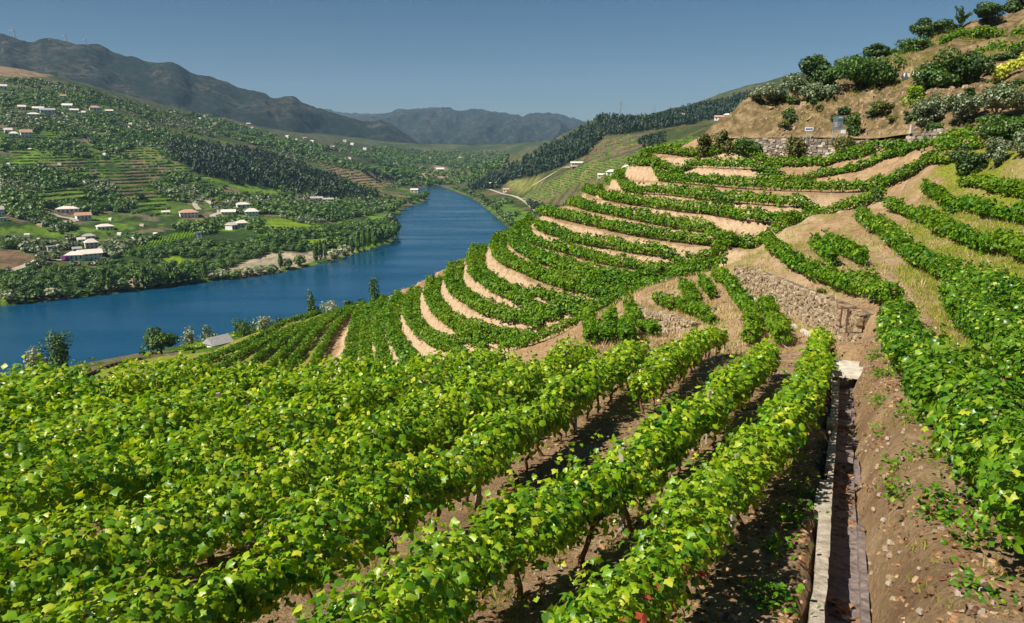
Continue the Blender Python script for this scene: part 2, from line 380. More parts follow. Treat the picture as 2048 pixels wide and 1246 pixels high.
mr = t.nodes.new('ShaderNodeMapRange'); mr.inputs['From Min'].default_value = 0.35; mr.inputs['From Max'].default_value = 0.65; mr.inputs['To Min'].default_value = 0.04; mr.inputs['To Max'].default_value = 0.30; t.links.new(n2_.outputs[0], mr.inputs['Value']); t.links.new(mr.outputs[0], b.inputs['Roughness'])
mr2 = t.nodes.new('ShaderNodeMapRange'); mr2.inputs['From Min'].default_value = 0.35; mr2.inputs['From Max'].default_value = 0.65; mr2.inputs['To Min'].default_value = 0.15; mr2.inputs['To Max'].default_value = 0.6; t.links.new(n2_.outputs[0], mr2.inputs['Value'])
bn = t.nodes.new('ShaderNodeBump'); bn.inputs['Distance'].default_value = 0.4; t.links.new(mr2.outputs[0], bn.inputs['Strength']); t.links.new(n1.outputs[0], bn.inputs['Height']); t.links.new(bn.outputs[0], b.inputs['Normal'])

# ------------------------------------------------------------------ survey of the near hill: vine rows as contour lines
def rowz(px, z): return [Pz(a, b, z) for a, b in px]
def rowd(px, ds): return [P(a, b, d) for (a, b), d in zip(px, ds)]
HR = {}
HR[1] = rowd([(1348, 311), (1432, 312), (1505, 320), (1545, 327), (1600, 329), (1650, 330), (1690, 322), (1755, 305)], [112, 108, 104, 102, 99, 96, 93, 88])
HR[2] = rowd([(1307, 333), (1408, 336), (1507, 343), (1560, 350)], [110, 104, 98, 96])
HR[3] = rowd([(1268, 354), (1330, 362), (1367, 366), (1454, 376), (1541, 384), (1601, 385), (1668, 384), (1720, 380), (1793, 366), (1831, 352), (1898, 330)], [117, 106, 101, 92, 87, 85, 83, 82, 79, 76, 70])
HR[4] = rowd([(1226, 372), (1265, 386), (1337, 391), (1416, 402), (1493, 409), (1555, 415), (1620, 418), (1680, 414), (1730, 407), (1768, 396)], [118, 102, 97, 88, 83, 80, 78, 76, 75, 74])
HR[5] = rowd([(1180, 388), (1217, 402), (1289, 414), (1360, 424), (1420, 431), (1469, 441), (1517, 445), (1565, 447), (1610, 444), (1650, 438)], [120, 106, 96, 89, 85, 80, 77, 75, 74, 73.5])
HR[6] = rowz([(1156, 416), (1193, 426), (1265, 440), (1337, 455), (1408, 466), (1470, 474), (1540, 478), (1600, 474), (1630, 468)], -9.2)
HR[7] = rowz([(1103, 435), (1169, 450), (1205, 458), (1265, 472), (1300, 478), (1360, 486), (1444, 495), (1531, 495)], -10.2)
HR[8] = rowz([(1072, 459), (1108, 473), (1169, 490), (1241, 503), (1300, 512), (1360, 520), (1420, 522), (1476, 515)], -11.3)
HR[9] = rowz([(1062, 452), (1052, 468), (1057, 484), (1072, 492), (1120, 505), (1169, 519), (1217, 531), (1265, 539), (1330, 547), (1360, 549)], -12.4)
HR[10] = rowz([(1036, 462), (1026, 478), (1030, 498), (1048, 512), (1096, 533), (1144, 550), (1193, 562), (1245, 569), (1290, 567)], -13.4)
HR[11] = rowz([(1000, 478), (990, 495), (992, 512), (1003, 528), (1040, 545), (1085, 565), (1129, 580), (1180, 592), (1222, 598)], -14.4)
HR[12] = rowz([(950, 505), (944, 535), (953, 560), (985, 584), (1021, 601), (1069, 618), (1120, 628)], -16.2)
HR[13] = rowz([(905, 540), (898, 568), (905, 587), (934, 611), (980, 635), (1038, 650)], -18.0)
HR[14] = rowz([(862, 568), (857, 601), (876, 633), (905, 659), (944, 678), (1000, 690)], -20.0)
HR[15] = rowz([(828, 586), (816, 628), (828, 661), (859, 690), (893, 705)], -22.0)
HR[16] = rowz([(797, 596), (782, 625), (779, 655), (787, 690), (802, 716)], -24.0)
HR[17] = rowz([(768, 603), (756, 630), (753, 660), (757, 695), (763, 722)], -26.0)
HR[18] = rowz([(748, 610), (737, 635), (731, 665), (728, 700), (728, 722)], -28.0)
HR[19] = rowz([(728, 614), (713, 638), (705, 670), (698, 710)], -30.0)
HR[20] = rowz([(714, 618), (684, 645), (658, 680), (640, 712)], -32.0)
HR[21] = rowz([(704, 620), (666, 642), (638, 664), (605, 705)], -34.0)
HR[22] = rowz([(697, 622), (645, 648), (600, 680), (565, 715)], -36.0)
HR[23] = rowz([(690, 624), (625, 652), (560, 690), (520, 720)], -38.0)
HR[24] = rowz([(682, 627), (590, 664), (500, 705), (470, 722)], -40.0)
HR[25] = rowz([(672, 630), (560, 670), (450, 712), (420, 726)], -42.0)
for k_ in range(16, 26):
    q_ = np.array(HR[k_][-1]) - np.array(HR[k_][-2]); q_ = q_ / np.linalg.norm(q_[:2]); HR[k_] = list(HR[k_]) + [HR[k_][-1] + q_ * np.array([11, 11, 0])]
for k_ in range(1, 8):
    q_ = np.array(HR[k_][0]) - np.array(HR[k_][1]); q_ = q_ / np.linalg.norm(q_[:2]); HR[k_] = [HR[k_][0] + q_ * np.array([4.5, 4.5, 0]) - np.array([0, 0, 0.3])] + list(HR[k_])
for k_ in range(9, 16):
    q_ = np.array(HR[k_][-1]) - np.array(HR[k_][-2]); q_ = q_ / np.linalg.norm(q_[:2]); HR[k_] = list(HR[k_]) + [HR[k_][-1] + q_ * np.array([3.5, 3.5, 0])]
HZ = {k: float(np.median([p[2] for p in v[:max(3, len(v) * 6 // 10)]])) for k, v in HR.items()}
OTH = {}
OTH['H1b'] = rowd([(1763, 303), (1800, 297), (1835, 292), (1880, 289), (1950, 284)], [87, 84, 81, 78, 73])
OTH['H2b'] = rowd([(1510, 352), (1590, 355), (1640, 353), (1691, 349), (1740, 335), (1800, 318), (1840, 313)], [97, 93.5, 91, 89, 86, 83, 81])
OTH['H1c'] = rowd([(1872, 305), (1920, 302), (1962, 300)], [75, 72, 69])
OTH['R5'] = rowd([(1920, 376), (1985, 390), (2048, 402), (2110, 410)], [64, 60, 56, 52])
OTH['R4'] = rowd([(1845, 386), (1877, 404), (1937, 425), (1985, 440), (2048, 451), (2110, 460)], [68, 63, 55, 50, 46, 42])
OTH['R3'] = rowd([(1778, 422), (1829, 446), (1877, 472), (1937, 496), (1985, 513), (2048, 530), (2120, 545)], [68, 60, 52, 46, 42, 36, 32])
OTH['R2'] = rowd([(1718, 441), (1744, 467), (1783, 496), (1817, 528), (1853, 549), (1889, 569), (1937, 593), (1985, 614), (2048, 638), (2130, 665)], [68, 61, 53, 46, 42, 38, 34, 30, 26.5, 23])
OTH['R1'] = rowd([(1648, 490), (1690, 515), (1727, 537)], [58, 51, 45])
OTH['R1b'] = rowd([(1625, 499), (1645, 520), (1662, 540)], [56, 51, 46.5])
OTH['R0'] = rowd([(1537, 500), (1570, 522), (1605, 540), (1665, 565), (1737, 586), (1765, 598), (1787, 622)], [57, 52, 48, 43, 38, 36, 34.5])
OTH['R6'] = rowd([(1905, 612), (1925, 652), (1960, 692), (2010, 745), (2060, 800)], [32, 27.5, 23, 18.5, 15.5])
OTH['RR'] = rowd([(1800, 655), (1785, 700), (1785, 750), (1812, 810), (1850, 880), (1905, 985), (1960, 1100), (2030, 1250), (2090, 1350)], [30, 26, 22, 17.5, 13.6, 10.2, 8.1, 6.4, 5.5])
OTH['M1'] = rowd([(1430, 565), (1465, 590), (1490, 622), (1503, 655), (1497, 695)], [58, 51, 46, 42, 38])
OTH['M2'] = rowd([(1310, 607), (1350, 628), (1395, 648), (1425, 662)], [56, 52, 48, 45])
OTH['M3'] = rowd([(1255, 624), (1280, 652), (1312, 682)], [57, 52, 46.5])
OTH['M4'] = rowd([(1365, 577), (1378, 595), (1392, 612)], [57, 53, 50])
OTH['M5'] = rowd([(1405, 579), (1413, 592), (1422, 604)], [56, 53, 51])
OTH['M7'] = rowd([(1530, 612), (1545, 652), (1565, 700)], [46, 41, 36])
OTH['M8'] = rowd([(1180, 642), (1182, 665), (1184, 692)], [52, 45, 39])
OTH['M9'] = rowd([(1222, 635), (1219, 660), (1214, 690)], [52, 45, 39])
OTH['M10'] = rowd([(1256, 652), (1253, 672), (1249, 695)], [50, 44, 38.5])
OTH['G1'] = rowd([(1010, 705), (1060, 692), (1130, 664), (1170, 642), (1228, 612)], [66, 64, 64, 64, 65])
OTH['G2'] = rowd([(1240, 603), (1290, 586), (1340, 566), (1400, 548), (1452, 530)], [66, 66, 65, 63, 62])

ctrl = []
for v in list(HR.values()): ctrl += [tuple(p) for p in v]
for k, v in OTH.items(): ctrl += [tuple(p) for p in v]
def C(px, py, D): ctrl.append(tuple(P(px, py, D)))
# near vineyard plane
for y in (-6, 3, 9, 14, 19, 26):
    for x in (-40, -30, -22, -16, -11, -6, -2, 2, 5):
        if (abs(x) < 1.0 * y + 16 or y < 10) and (y < 22 or x > -3): ctrl.append((x, y, fgz(y)))
for q in [(6, 6), (3.0, 6.0), (3.8, 7.8), (5.3, 11.1), (7.1, 15.1), (10.3, 22.1), (12.8, 27.7), (8, 26), (3, 29), (6, 33)]: ctrl.append((q[0], q[1], fgz(q[1])))
# where the near vineyard breaks off towards the gully
for q in [(-30, 24, -10.5), (-20, 24, -10), (-12, 25, -10), (-5, 29, -10.5), (-24, 33, -15), (-16, 37, -16), (-10, 42, -17), (-30, 45, -23), (-18, 52, -23), (-8, 52, -19.5), (2, 46, -15.5), (-4, 62, -21), (5, 56, -16), (-22, 70, -30), (-40, 70, -36), (-40, 100, -40), (-60, 60, -38), (-60, 110, -46), (-90, 80, -48), (-90, 140, -54), (-55, 35, -22), (-90, 40, -34), (-45, 10, -8), (-90, 0, -18)]:
    ctrl.append((q[0], q[1], EYE + q[2]))
# foot and top of the retaining wall on the right are handled by the wall step below; ground in front of it
for q in [(1487, 570, 53), (1540, 600, 48.5), (1600, 640, 42), (1650, 665, 38), (1690, 690, 33.5), (1340, 610, 55), (1450, 640, 44), (1330, 690, 43), (1560, 640, 42.5)]: C(*q)
# right bank, mound, road and cut slope
for q in [(1960, 345, 65), (2040, 330, 60), (2000, 320, 64), (2120, 340, 56), (2000, 700, 21.5), (2048, 850, 13.5), (2048, 560, 31), (2100, 480, 38)]: C(*q)
for q in [(1480, 279, 108), (1560, 278, 104.5), (1660, 278, 100), (1760, 279, 94), (1830, 273, 89), (1900, 266, 83.5), (1965, 262, 78), (2060, 262, 70)]: C(*q)
for q in [(1480, 279, 108), (1560, 278, 104.5), (1660, 278, 100), (1760, 279, 94), (1830, 273, 89), (1900, 266, 83.5), (1965, 262, 78), (2060, 262, 70)]:
    p_ = P(*q); ctrl.append((p_[0] * 1.042, p_[1] * 1.042, p_[2]))
for q in [(1490, 232, 115.5), (1520, 222, 115), (1560, 216, 114), (1600, 215, 112), (1650, 214, 109.5), (1700, 213, 108), (1760, 221, 102.5), (1830, 233, 96), (1900, 237, 89.5), (1970, 239, 84), (2060, 241, 76)]: C(*q)
for q in [(1560, 195, 117), (1640, 185, 118), (1720, 170, 117), (1720, 128, 129), (1790, 150, 118), (1800, 112, 132), (1860, 92, 138), (1880, 150, 108), (1920, 62, 142), (1980, 48, 144), (2048, 22, 146), (2120, 0, 148), (1940, 106, 118), (2048, 104, 112), (1960, 160, 101), (2048, 165, 94), (1990, 128, 106), (2048, 60, 128)]: C(*q)
# beyond the skyline of the hill
for q in [(25, 140, -18), (10, 145, -26), (0, 140, -30), (-10, 140, -33), (-22, 150, -38), (-40, 190, -46), (-75, 210, -56), (-20, 185, -52), (10, 190, -52), (40, 170, -24), (60, 165, -4), (80, 175, 8), (110, 185, 12), (150, 190, 28), (70, 215, -20), (110, 215, -10), (30, 215, -45), (130, 130, 40), (130, 90, 25), (115, 60, 10), (80, 40, 2), (60, 20, 0), (40, 5, -1.5), (25, 0, -2.5), (95, 110, 20)]:
    ctrl.append((q[0], q[1], EYE + q[2]))
near_tps = TPS(ctrl, 2e-5)

lev = sorted(HZ.items())
LZ = np.array([z for _, z in lev][::-1]); LN = np.array([float(k) for k, _ in lev][::-1])
ZK = np.array([z for _, z in lev])
WALLS = dict(
 W1=([(1470, 531, 54.5), (1508, 540, 52.0), (1550, 555, 48.5), (1593, 572, 45), (1640, 590, 40.8), (1689, 610, 36.9), (1722, 626, 34.8)], [562, 586, 611, 636, 657, 679, 680]),
 W2=([(1256, 606, 57.2), (1290, 617, 54), (1320, 626, 51), (1355, 636, 48), (1388, 646, 45.8)], [614, 644, 666, 670, 664]),
 WA=([(1475, 277, 108.5), (1520, 276, 106.5), (1560, 276, 104.5), (1610, 277, 102), (1660, 277, 99.8), (1710, 279, 97), (1760, 281, 93.8), (1800, 278, 91)], [298, 306, 314, 321, 324, 314, 304, 299]),
 WP=([(1812, 272, 89.5), (1835, 263, 88), (1870, 261, 85), (1900, 259, 82.3), (1935, 257, 79.5), (1966, 256, 77)], [289, 290, 289, 288, 290, 293]),
 WB=([(1938, 108, 116.5), (1990, 107, 113.5), (2048, 105, 110.5), (2110, 104, 107.5)], [128, 129, 129, 128]))
def wall_line(key):
    top, foot = WALLS[key]; T = np.array([P(*q) for q in top]); Bz = np.array([P(q[0], f, q[2])[2] for q, f in zip(top, foot)])
    A = resample(np.column_stack([T, Bz]), 0.4)
    tx, ty = np.gradient(A[:, 0]), np.gradient(A[:, 1]); tl = np.hypot(tx, ty); nx_, ny_ = ty / tl, -tx / tl
    fl = np.where(nx_ * A[:, 0] + ny_ * A[:, 1] > 0, -1, 1); return A, nx_ * fl, ny_ * fl
WLINES = [wall_line(k) for k in WALLS]
W1T = np.array([P(1470, 529, 56.0), P(1508, 538, 53.0), P(1550, 553, 49.5), P(1593, 570, 46.0), P(1640, 588, 41.5), P(1689, 609, 37.6), P(1722, 626, 35.2)])
CH = resample([P(a, b, 1)[:2] * 0 + Pf(a, b)[:2] for a, b in [(1692, 1400), (1690, 1290), (1692, 1100), (1690, 950), (1692, 850), (1691, 790), (1690, 745)]], 0.25)
CH[:, :] = CH
RRxy = np.array(OTH['RR'])[:, :2]
def near_ground(x, y, detail=True):
    x = np.asarray(x, float); y = np.asarray(y, float)
    h = near_tps(x, y)
    # terraces on the convex hill: flat at each row, earth bank just below it
    n = np.interp(-h, -ZK, np.arange(1, len(ZK) + 1, dtype=float))
    k = np.clip(np.floor(n).astype(int), 1, len(ZK) - 1); f = np.clip(n - k, 0, 1)
    z0 = ZK[k - 1]; dz = ZK[np.minimum(k, len(ZK) - 1)] - z0
    wob = 0.10 * (vnoise(x * 0.5, y * 0.5, 3) - 0.5)
    s = smooth(0.14 + wob, 0.50 + wob, f)
    d_g = y - (72.0 - 0.30 * (x - 10) * (x < 10) - 0.1 * np.maximum(x - 10, 0))
    mask = smooth(-1.0, 5.0, d_g) * smooth(44, 34, x) * smooth(205, 185, y) * (1 - smooth(-58, -75, x)) * smooth(EYE - 0.6, EYE - 1.6, h)
    z = h + mask * np.where((n > 1) & (n < len(ZK)), (s - f) * dz, 0.0)
    # steps at the retaining walls: foot level in front, top level behind
    for A, wnx, wny in WLINES:
        k2 = (x > A[:, 0].min() - 5) & (x < A[:, 0].max() + 5) & (y > A[:, 1].min() - 5) & (y < A[:, 1].max() + 5)
        if not k2.any(): continue
        xx, yy = x[k2], y[k2]; i = np.empty(len(xx), int)
        for c0 in range(0, len(xx), 20000):
            i[c0:c0 + 20000] = np.argmin((xx[c0:c0 + 20000, None] - A[None, :, 0]) ** 2 + (yy[c0:c0 + 20000, None] - A[None, :, 1]) ** 2, 1)
        dx, dy = xx - A[i, 0], yy - A[i, 1]; sd = dx * wnx[i] + dy * wny[i]; dd = np.hypot(dx, dy)
        lat = np.sqrt(np.maximum(dd ** 2 - sd ** 2, 0)); endf = smooth(1.6, 0.5, lat); zz = z[k2]
        wf = smooth(4.2, 0.4, sd) * (sd > -0.25) * endf; wb = smooth(-2.8, -0.6, sd) * (sd <= -0.25) * endf
        zz = zz + wf * np.minimum(A[i, 3] - 0.1 - zz, 0.3) + wb * np.maximum(A[i, 2] - 0.05 - zz, -0.5) * 0.9
        z = z.copy(); z[k2] = zz
    d = seg_dist(x, y, CH)
    near = y < 32
    if near.any():
        # drain trench, and the earth bank right of it
        side = np.zeros_like(x)
        xi = np.interp(y, CH[:, 1], CH[:, 0]); side = x - xi
        on = smooth(29, 26, y)
        z = z - np.where(side < 0, smooth(0.40, 0.26, d), smooth(0.34, 0.20, d)) * 0.5 * on
        z = z + on * np.where(side > 0, 0.72 * smooth(0.24, 0.85, d) * smooth(2.9, 1.5, d), 0.0)
    z = z + 0.10 * (fbm(x * 0.8, y * 0.8, 5) - 0.5) * smooth(2, 6, y) + 0.035 * (vnoise(x * 4, y * 4, 8) - 0.5)
    # rough cut slope above the road
    cut = smooth(0.6, 3.0, h - EYE) * smooth(80, 90, y)
    z = z + cut * 3.4 * (fbm(x * 0.22, y * 0.22, 21) - 0.5) + cut * 1.7 * (np.abs(fbm(x * 0.7, y * 0.7, 22) - 0.5) * -2 + 0.4)
    return z
def gz(x, y): return float(near_ground(np.array([x]), np.array([y]))[0])

xs = np.concatenate([np.arange(-110, -34, 1.6), np.arange(-34, 1.4, 0.65), np.arange(1.4, 15, 0.17), np.arange(15, 60, 0.52), np.arange(60, 151, 1.4)])
ys = np.concatenate([np.arange(-8, 4, 1.0), np.arange(4, 32, 0.28), np.arange(32, 125, 0.52), np.arange(125, 216, 1.6)])
X, Y = np.meshgrid(xs, ys)
Z = near_ground(X, Y)
nx, ny = len(xs), len(ys)
idx = np.arange(nx * ny).reshape(ny, nx)
Q = np.stack([idx[:-1, :-1], idx[:-1, 1:], idx[1:, 1:], idx[1:, :-1]], -1).reshape(-1, 4)
me = raw_mesh('vineyard_ground', np.stack([X, Y, Z], -1).reshape(-1, 3), Q, M['soil'], True)
gx = np.gradient(Z, axis=1) / np.gradient(X, axis=1); gy = np.gradient(Z, axis=0) / np.gradient(Y, axis=0)
slope = np.hypot(gx, gy)
PX, PY = project(X, np.maximum(Y, 1), Z)
hillm = smooth(62, 72, Y)
straw = np.clip(hillm * smooth(0.3, 0.6, slope) * smooth(40, 30, X) + 0.55 * smooth(30, 40, Y) * smooth(68, 55, Y) * smooth(2, 8, X) + 0.45 * (Z > EYE + 0.5) * smooth(80, 90, Y), 0, 1)
rightm = smooth(0, 3, X - np.interp(Y, [5, 10, 20, 30, 40, 55, 70], [6, 7.5, 11.5, 17, 20, 27, 38])) * smooth(76, 68, Y)
grass = np.clip(0.95 * rightm * (0.35 + 0.9 * fbm(X * 0.35, Y * 0.35, 31)) + 0.5 * smooth(38, 44, Y) * smooth(76, 70, Y) * smooth(12, 18, X) * (fbm(X * 0.3, Y * 0.3, 32) > 0.5) + 0.25 * smooth(34, 30, Y) * (fbm(X * 0.5, Y * 0.5, 33) > 0.55) + 0.35 * (Z > EYE + 2) * (fbm(X * 0.15, Y * 0.15, 35)), 0, 1)
lowl = smooth(-26, -36, X) * smooth(22, 30, Y)
grass = np.clip(grass + 0.8 * lowl * (0.5 + fbm(X * 0.12, Y * 0.12, 39)), 0, 1); straw = straw * (1 - 0.7 * lowl)
cutm = smooth(EYE + 0.2, EYE + 1.2, Z) * smooth(78, 90, Y)
straw = np.clip(straw * (1 - 0.9 * cutm), 0, 1)
straw_w = np.clip(straw, 0, 1) * (np.abs(X) < 75) + 0.25 * smooth(34, 38, Y) * smooth(74, 66, Y) * smooth(0, 5, X) * smooth(45, 40, X)
ca = me.color_attributes.new('cover', 'FLOAT_COLOR', 'POINT')
ca.data.foreach_set('color', np.stack([grass, straw, cutm, np.ones_like(grass)], -1).astype(np.float32).ravel())
tag(link('vineyard_ground', me), kind='structure')

# ------------------------------------------------------------------ river and valley
def wz(px, py): return Pz(px, py, -EYE)[:2]
left_bank = [wz(*q) for q in [(-500, 680), (-200, 640), (0, 613), (60, 607), (160, 595), (250, 585), (330, 575), (420, 563), (500, 555), (570, 543), (640, 527), (700, 510), (750, 495), (785, 482), (796, 468), (790, 455), (787, 440), (795, 428), (815, 412), (840, 405), (856, 398), (850, 389), (830, 382), (812, 377)]]
right_bank = [wz(*q) for q in [(880, 372), (905, 380), (928, 390), (955, 402), (975, 420), (1000, 440), (1018, 458), (1030, 470)]] + [np.array(q) for q in [(-8, 560), (-55, 460)]] + [wz(*q) for q in [(690, 622), (500, 668), (350, 700), (150, 738), (-200, 800), (-700, 900)]]
RIV = [tuple(q) for q in left_bank] + [tuple(q) for q in right_bank]
vp = []
def V_(px, py, D): vp.append(tuple(P(px, py, D)))
for q in [(0, 560, 460), (0, 520, 510), (0, 480, 580), (0, 440, 650), (0, 400, 730), (0, 350, 850), (0, 300, 980), (0, 250, 1140), (0, 200, 1320), (0, 160, 1500), (0, 132, 1700),
          (-250, 560, 440), (-250, 480, 580), (-250, 400, 740), (-250, 300, 980), (-250, 200, 1300), (-250, 120, 1700),
          (150, 560, 463), (150, 520, 540), (150, 480, 640), (150, 440, 720), (150, 400, 800), (150, 350, 930), (150, 300, 1080), (150, 250, 1250), (150, 200, 1450), (150, 168, 1700),
          (300, 540, 520), (300, 500, 600), (300, 460, 690), (300, 420, 800), (300, 380, 900), (300, 330, 1060), (300, 280, 1250), (300, 240, 1450), (300, 215, 1750),
          (450, 500, 610), (450, 460, 720), (450, 420, 840), (450, 380, 980), (450, 330, 1180), (450, 290, 1450), (450, 264, 1800),
          (600, 470, 670), (600, 440, 790), (600, 410, 920), (600, 380, 1080), (600, 340, 1350), (600, 300, 1750), (600, 280, 2150),
          (700, 430, 880), (700, 400, 1080), (700, 370, 1250), (700, 340, 1500), (700, 310, 1900), (700, 292, 2500),
          (760, 385, 1300), (760, 360, 1420), (790, 345, 1800), (800, 320, 2200), (820, 302, 2800),
          (880, 352, 2000), (900, 330, 2300), (950, 320, 2600), (880, 310, 2800), (960, 305, 3000),
          (950, 365, 1500), (1000, 345, 1520), (1050, 325, 1520), (1100, 295, 1540), (1150, 262, 1560), (1200, 240, 1600), (1250, 238, 1650), (1300, 240, 1750), (1400, 217, 1900), (1500, 192, 2000), (1600, 170, 2000), (1750, 150, 2000),
          (1060, 350, 1150), (1100, 330, 1200), (1200, 280, 1250), (1250, 262, 1350), (1300, 264, 1400), (1450, 237, 1400), (1600, 220, 1400),
          (1000, 375, 1250), (1040, 385, 1000), (1100, 365, 950), (1150, 345, 930), (1200, 320, 950), (1250, 290, 980), (1300, 282, 1050), (1400, 262, 1050),
          (1000, 410, 1000), (1040, 420, 900), (1040, 440, 800), (1090, 420, 760), (1150, 390, 700), (1230, 350, 680), (1290, 322, 650), (1340, 302, 600), (1380, 292, 560), (1450, 277, 500),
          (1020, 468, 740), (300, 712, 235), (440, 692, 240), (540, 670, 262), (600, 660, 278), (360, 700, 240), (150, 716, 282), (500, 656, 330), (600, 632, 352), (690, 610, 382), (0, 745, 262), (100, 735, 262), (200, 735, 225), (650, 642, 330), (-200, 790, 230)]: V_(*q)
for q in [(-130, 110, -58), (-200, 110, -64), (-130, 150, -60), (-100, 90, -55), (0, 120, -60), (100, 120, -30), (-30, 230, -60), (0, 205, -64), (60, 230, -60), (0, 300, -72), (-60, 330, -80), (0, 420, -78), (60, 380, -66), (150, 260, -30), (250, 300, 0), (120, 450, -40), (60, 550, -66), (300, 500, 10), (420, 300, 40), (-100, 200, -58), (-150, 200, -66), (-250, 200, -74), (600, 900, 100), (800, 1500, 160), (500, 1700, 120), (250, 2300, -20), (400, 2600, 40), (0, 2600, -60), (1200, 2600, 200), (-1700, 1600, 170)]: vp.append((q[0], q[1], EYE + q[2]))
val_tps = TPS(vp, 1e-5)
def val_ground(x, y):
    x = np.asarray(x, float); y = np.asarray(y, float)
    h = val_tps(x, y)
    r = smooth(430, 900, y)
    h = h + r * 26 * (fbm(x * 0.006, y * 0.006, 41, 5) - 0.5) + 3.0 * (fbm(x * 0.03, y * 0.03, 43) - 0.5) * smooth(250, 450, y)
    d = seg_dist(x, y, RIV, True); ins = poly_in(x, y, RIV)
    h = np.maximum(h, 1.6)
    lo = 0.3 + 0.10 * d + 3.0 * smooth(0, 10, d) + 0.9 * np.maximum(d - 60, 0)
    land = np.minimum(h, lo)
    return np.where(ins, -0.2 - np.minimum(3.0, 0.25 * d), land)
wl = smooth(-66, -104, X) * (Y < 216); Zn = Z * (1 - wl) + (val_ground(X, np.maximum(Y, 20)) - 0.8) * wl
near_me = bpy.data.objects['vineyard_ground'].data; near_me.vertices.foreach_set('co', np.stack([X, Y, Zn], -1).astype(np.float32).ravel()); near_me.update()
us = np.linspace(-0.98, 0.86, 270)
yv = np.geomspace(88, 3300, 290)
U, YV = np.meshgrid(us, yv)
XV = U * YV
ZV = val_ground(XV, YV)
# sink it below the near hill
inn = (XV > -108) & (XV < 148) & (YV < 214)
ZV = np.where(inn, np.minimum(ZV, near_tps(XV, YV) - 6), ZV)
nx, ny = len(us), len(yv)
idx = np.arange(nx * ny).reshape(ny, nx)
Q = np.stack([idx[:-1, :-1], idx[:-1, 1:], idx[1:, 1:], idx[1:, :-1]], -1).reshape(-1, 4)
me = raw_mesh('valley_ground', np.stack([XV, YV, ZV], -1).reshape(-1, 3), Q, M['valley'], True)
PXV, PYV = project(XV, YV, ZV)
base = np.zeros(XV.shape + (3,))
n1 = fbm(XV * 0.012, YV * 0.012, 51)[..., None]; n2 = fbm(XV * 0.03, YV * 0.03, 52)[..., None]
base[:] = (0.06, 0.11, 0.03)
base = np.where(n1 > 0.50, np.array((0.12, 0.19, 0.04)), base)
base = np.where(n2 > 0.64, np.array((0.24, 0.19, 0.12)), base)
base = np.where((n2 < 0.38), np.array((0.17, 0.29, 0.03)), base)
base = np.where(((XV > -70) & (YV > 430))[..., None], np.where(n2 > 0.55, np.array((0.15, 0.13, 0.06)), np.array((0.075, 0.10, 0.03))), base)
far_ = smooth(1200, 1700, YV)[..., None]; base = base * (1 - far_) + far_ * np.where(n1 > 0.5, np.array((0.06, 0.085, 0.035)), np.array((0.11, 0.12, 0.06)))
def paint(poly, col, wob=2.5):
    w = wob * (fbm(XV * 0.05, YV * 0.05, 57) - 0.5)
    base[poly_in(PXV + w, PYV + w, poly)] = col
LIME, FIELD, EARTH, SAND, DARK, DGREEN = (0.24, 0.36, 0.02), (0.13, 0.25, 0.03), (0.26, 0.17, 0.11), (0.52, 0.43, 0.31), (0.035, 0.055, 0.02), (0.04, 0.08, 0.02)
paint([(330, 280), (520, 300), (640, 345), (740, 395), (690, 400), (600, 385), (480, 370), (400, 350), (330, 310)], DARK)
paint([(0, 115), (60, 125), (115, 148), (60, 160), (0, 150)], (0.34, 0.24, 0.15))
paint([(210, 535), (270, 470), (400, 455), (500, 470), (620, 470), (780, 440), (790, 470), (700, 500), (560, 530), (400, 555), (250, 575), (0, 605), (0, 545)], DGREEN)
paint([(240, 505), (300, 484), (380, 458), (392, 470), (370, 478), (300, 498), (250, 512)], (0.16, 0.34, 0.02), 1)
paint([(355, 438), (395, 445), (395, 452), (420, 440), (430, 445), (405, 456), (370, 448)], LIME, 1)
paint([(515, 445), (560, 436), (600, 446), (660, 455), (600, 458), (540, 455)], LIME, 1)
paint([(308, 522), (330, 512), (400, 520), (390, 527), (340, 530)], LIME, 1)
paint([(400, 498), (450, 494), (460, 500), (410, 503)], LIME, 1)
paint([(600, 480), (660, 476), (680, 482), (620, 488)], LIME, 1)
paint([(430, 548), (520, 512), (560, 505), (640, 505), (700, 495), (720, 503), (620, 524), (560, 540), (480, 553)], SAND)
paint([(180, 578), (220, 560), (280, 556), (290, 566), (230, 580)], SAND)
paint([(0, 590), (40, 586), (50, 600), (0, 608)], (0.20, 0.30, 0.05), 1)
paint([(0, 500), (40, 500), (80, 520), (70, 530), (0, 545)], EARTH, 1)
paint([(250, 300), (300, 290), (330, 320), (290, 325)], (0.20, 0.24, 0.06))
paint([(60, 385), (160, 372), (180, 400), (90, 410)], (0.17, 0.24, 0.05))
paint([(210, 345), (290, 345), (310, 395), (240, 400)], (0.15, 0.13, 0.08))
paint([(640, 330), (700, 340), (760, 352), (800, 372), (740, 378), (690, 360)], (0.28, 0.19, 0.13))
paint([(840, 345), (880, 330), (915, 345), (900, 356), (850, 360)], (0.34, 0.26, 0.20))
paint([(930, 372), (1100, 300), (1200, 236), (1490, 190), (1480, 225), (1300, 262), (1210, 272), (1180, 300), (1120, 335), (1060, 355), (1000, 372)], (0.03, 0.045, 0.02))
paint([(1190, 275), (1280, 270), (1300, 285), (1270, 300), (1190, 322), (1160, 318)], (0.20, 0.14, 0.10))
paint([(1010, 360), (1080, 354), (1085, 368), (1040, 385), (1020, 375)], (0.24, 0.24, 0.07))
paint([(1280, 300), (1380, 275), (1390, 290), (1320, 310), (1240, 325)], (0.13, 0.18, 0.035))
paint([(1040, 400), (1100, 362), (1180, 325), (1290, 310), (1300, 335), (1180, 360), (1100, 395), (1060, 410)], (0.22, 0.20, 0.09))
paint([(1110, 410), (1230, 350), (1300, 345), (1300, 380), (1120, 425)], (0.24, 0.20, 0.10))
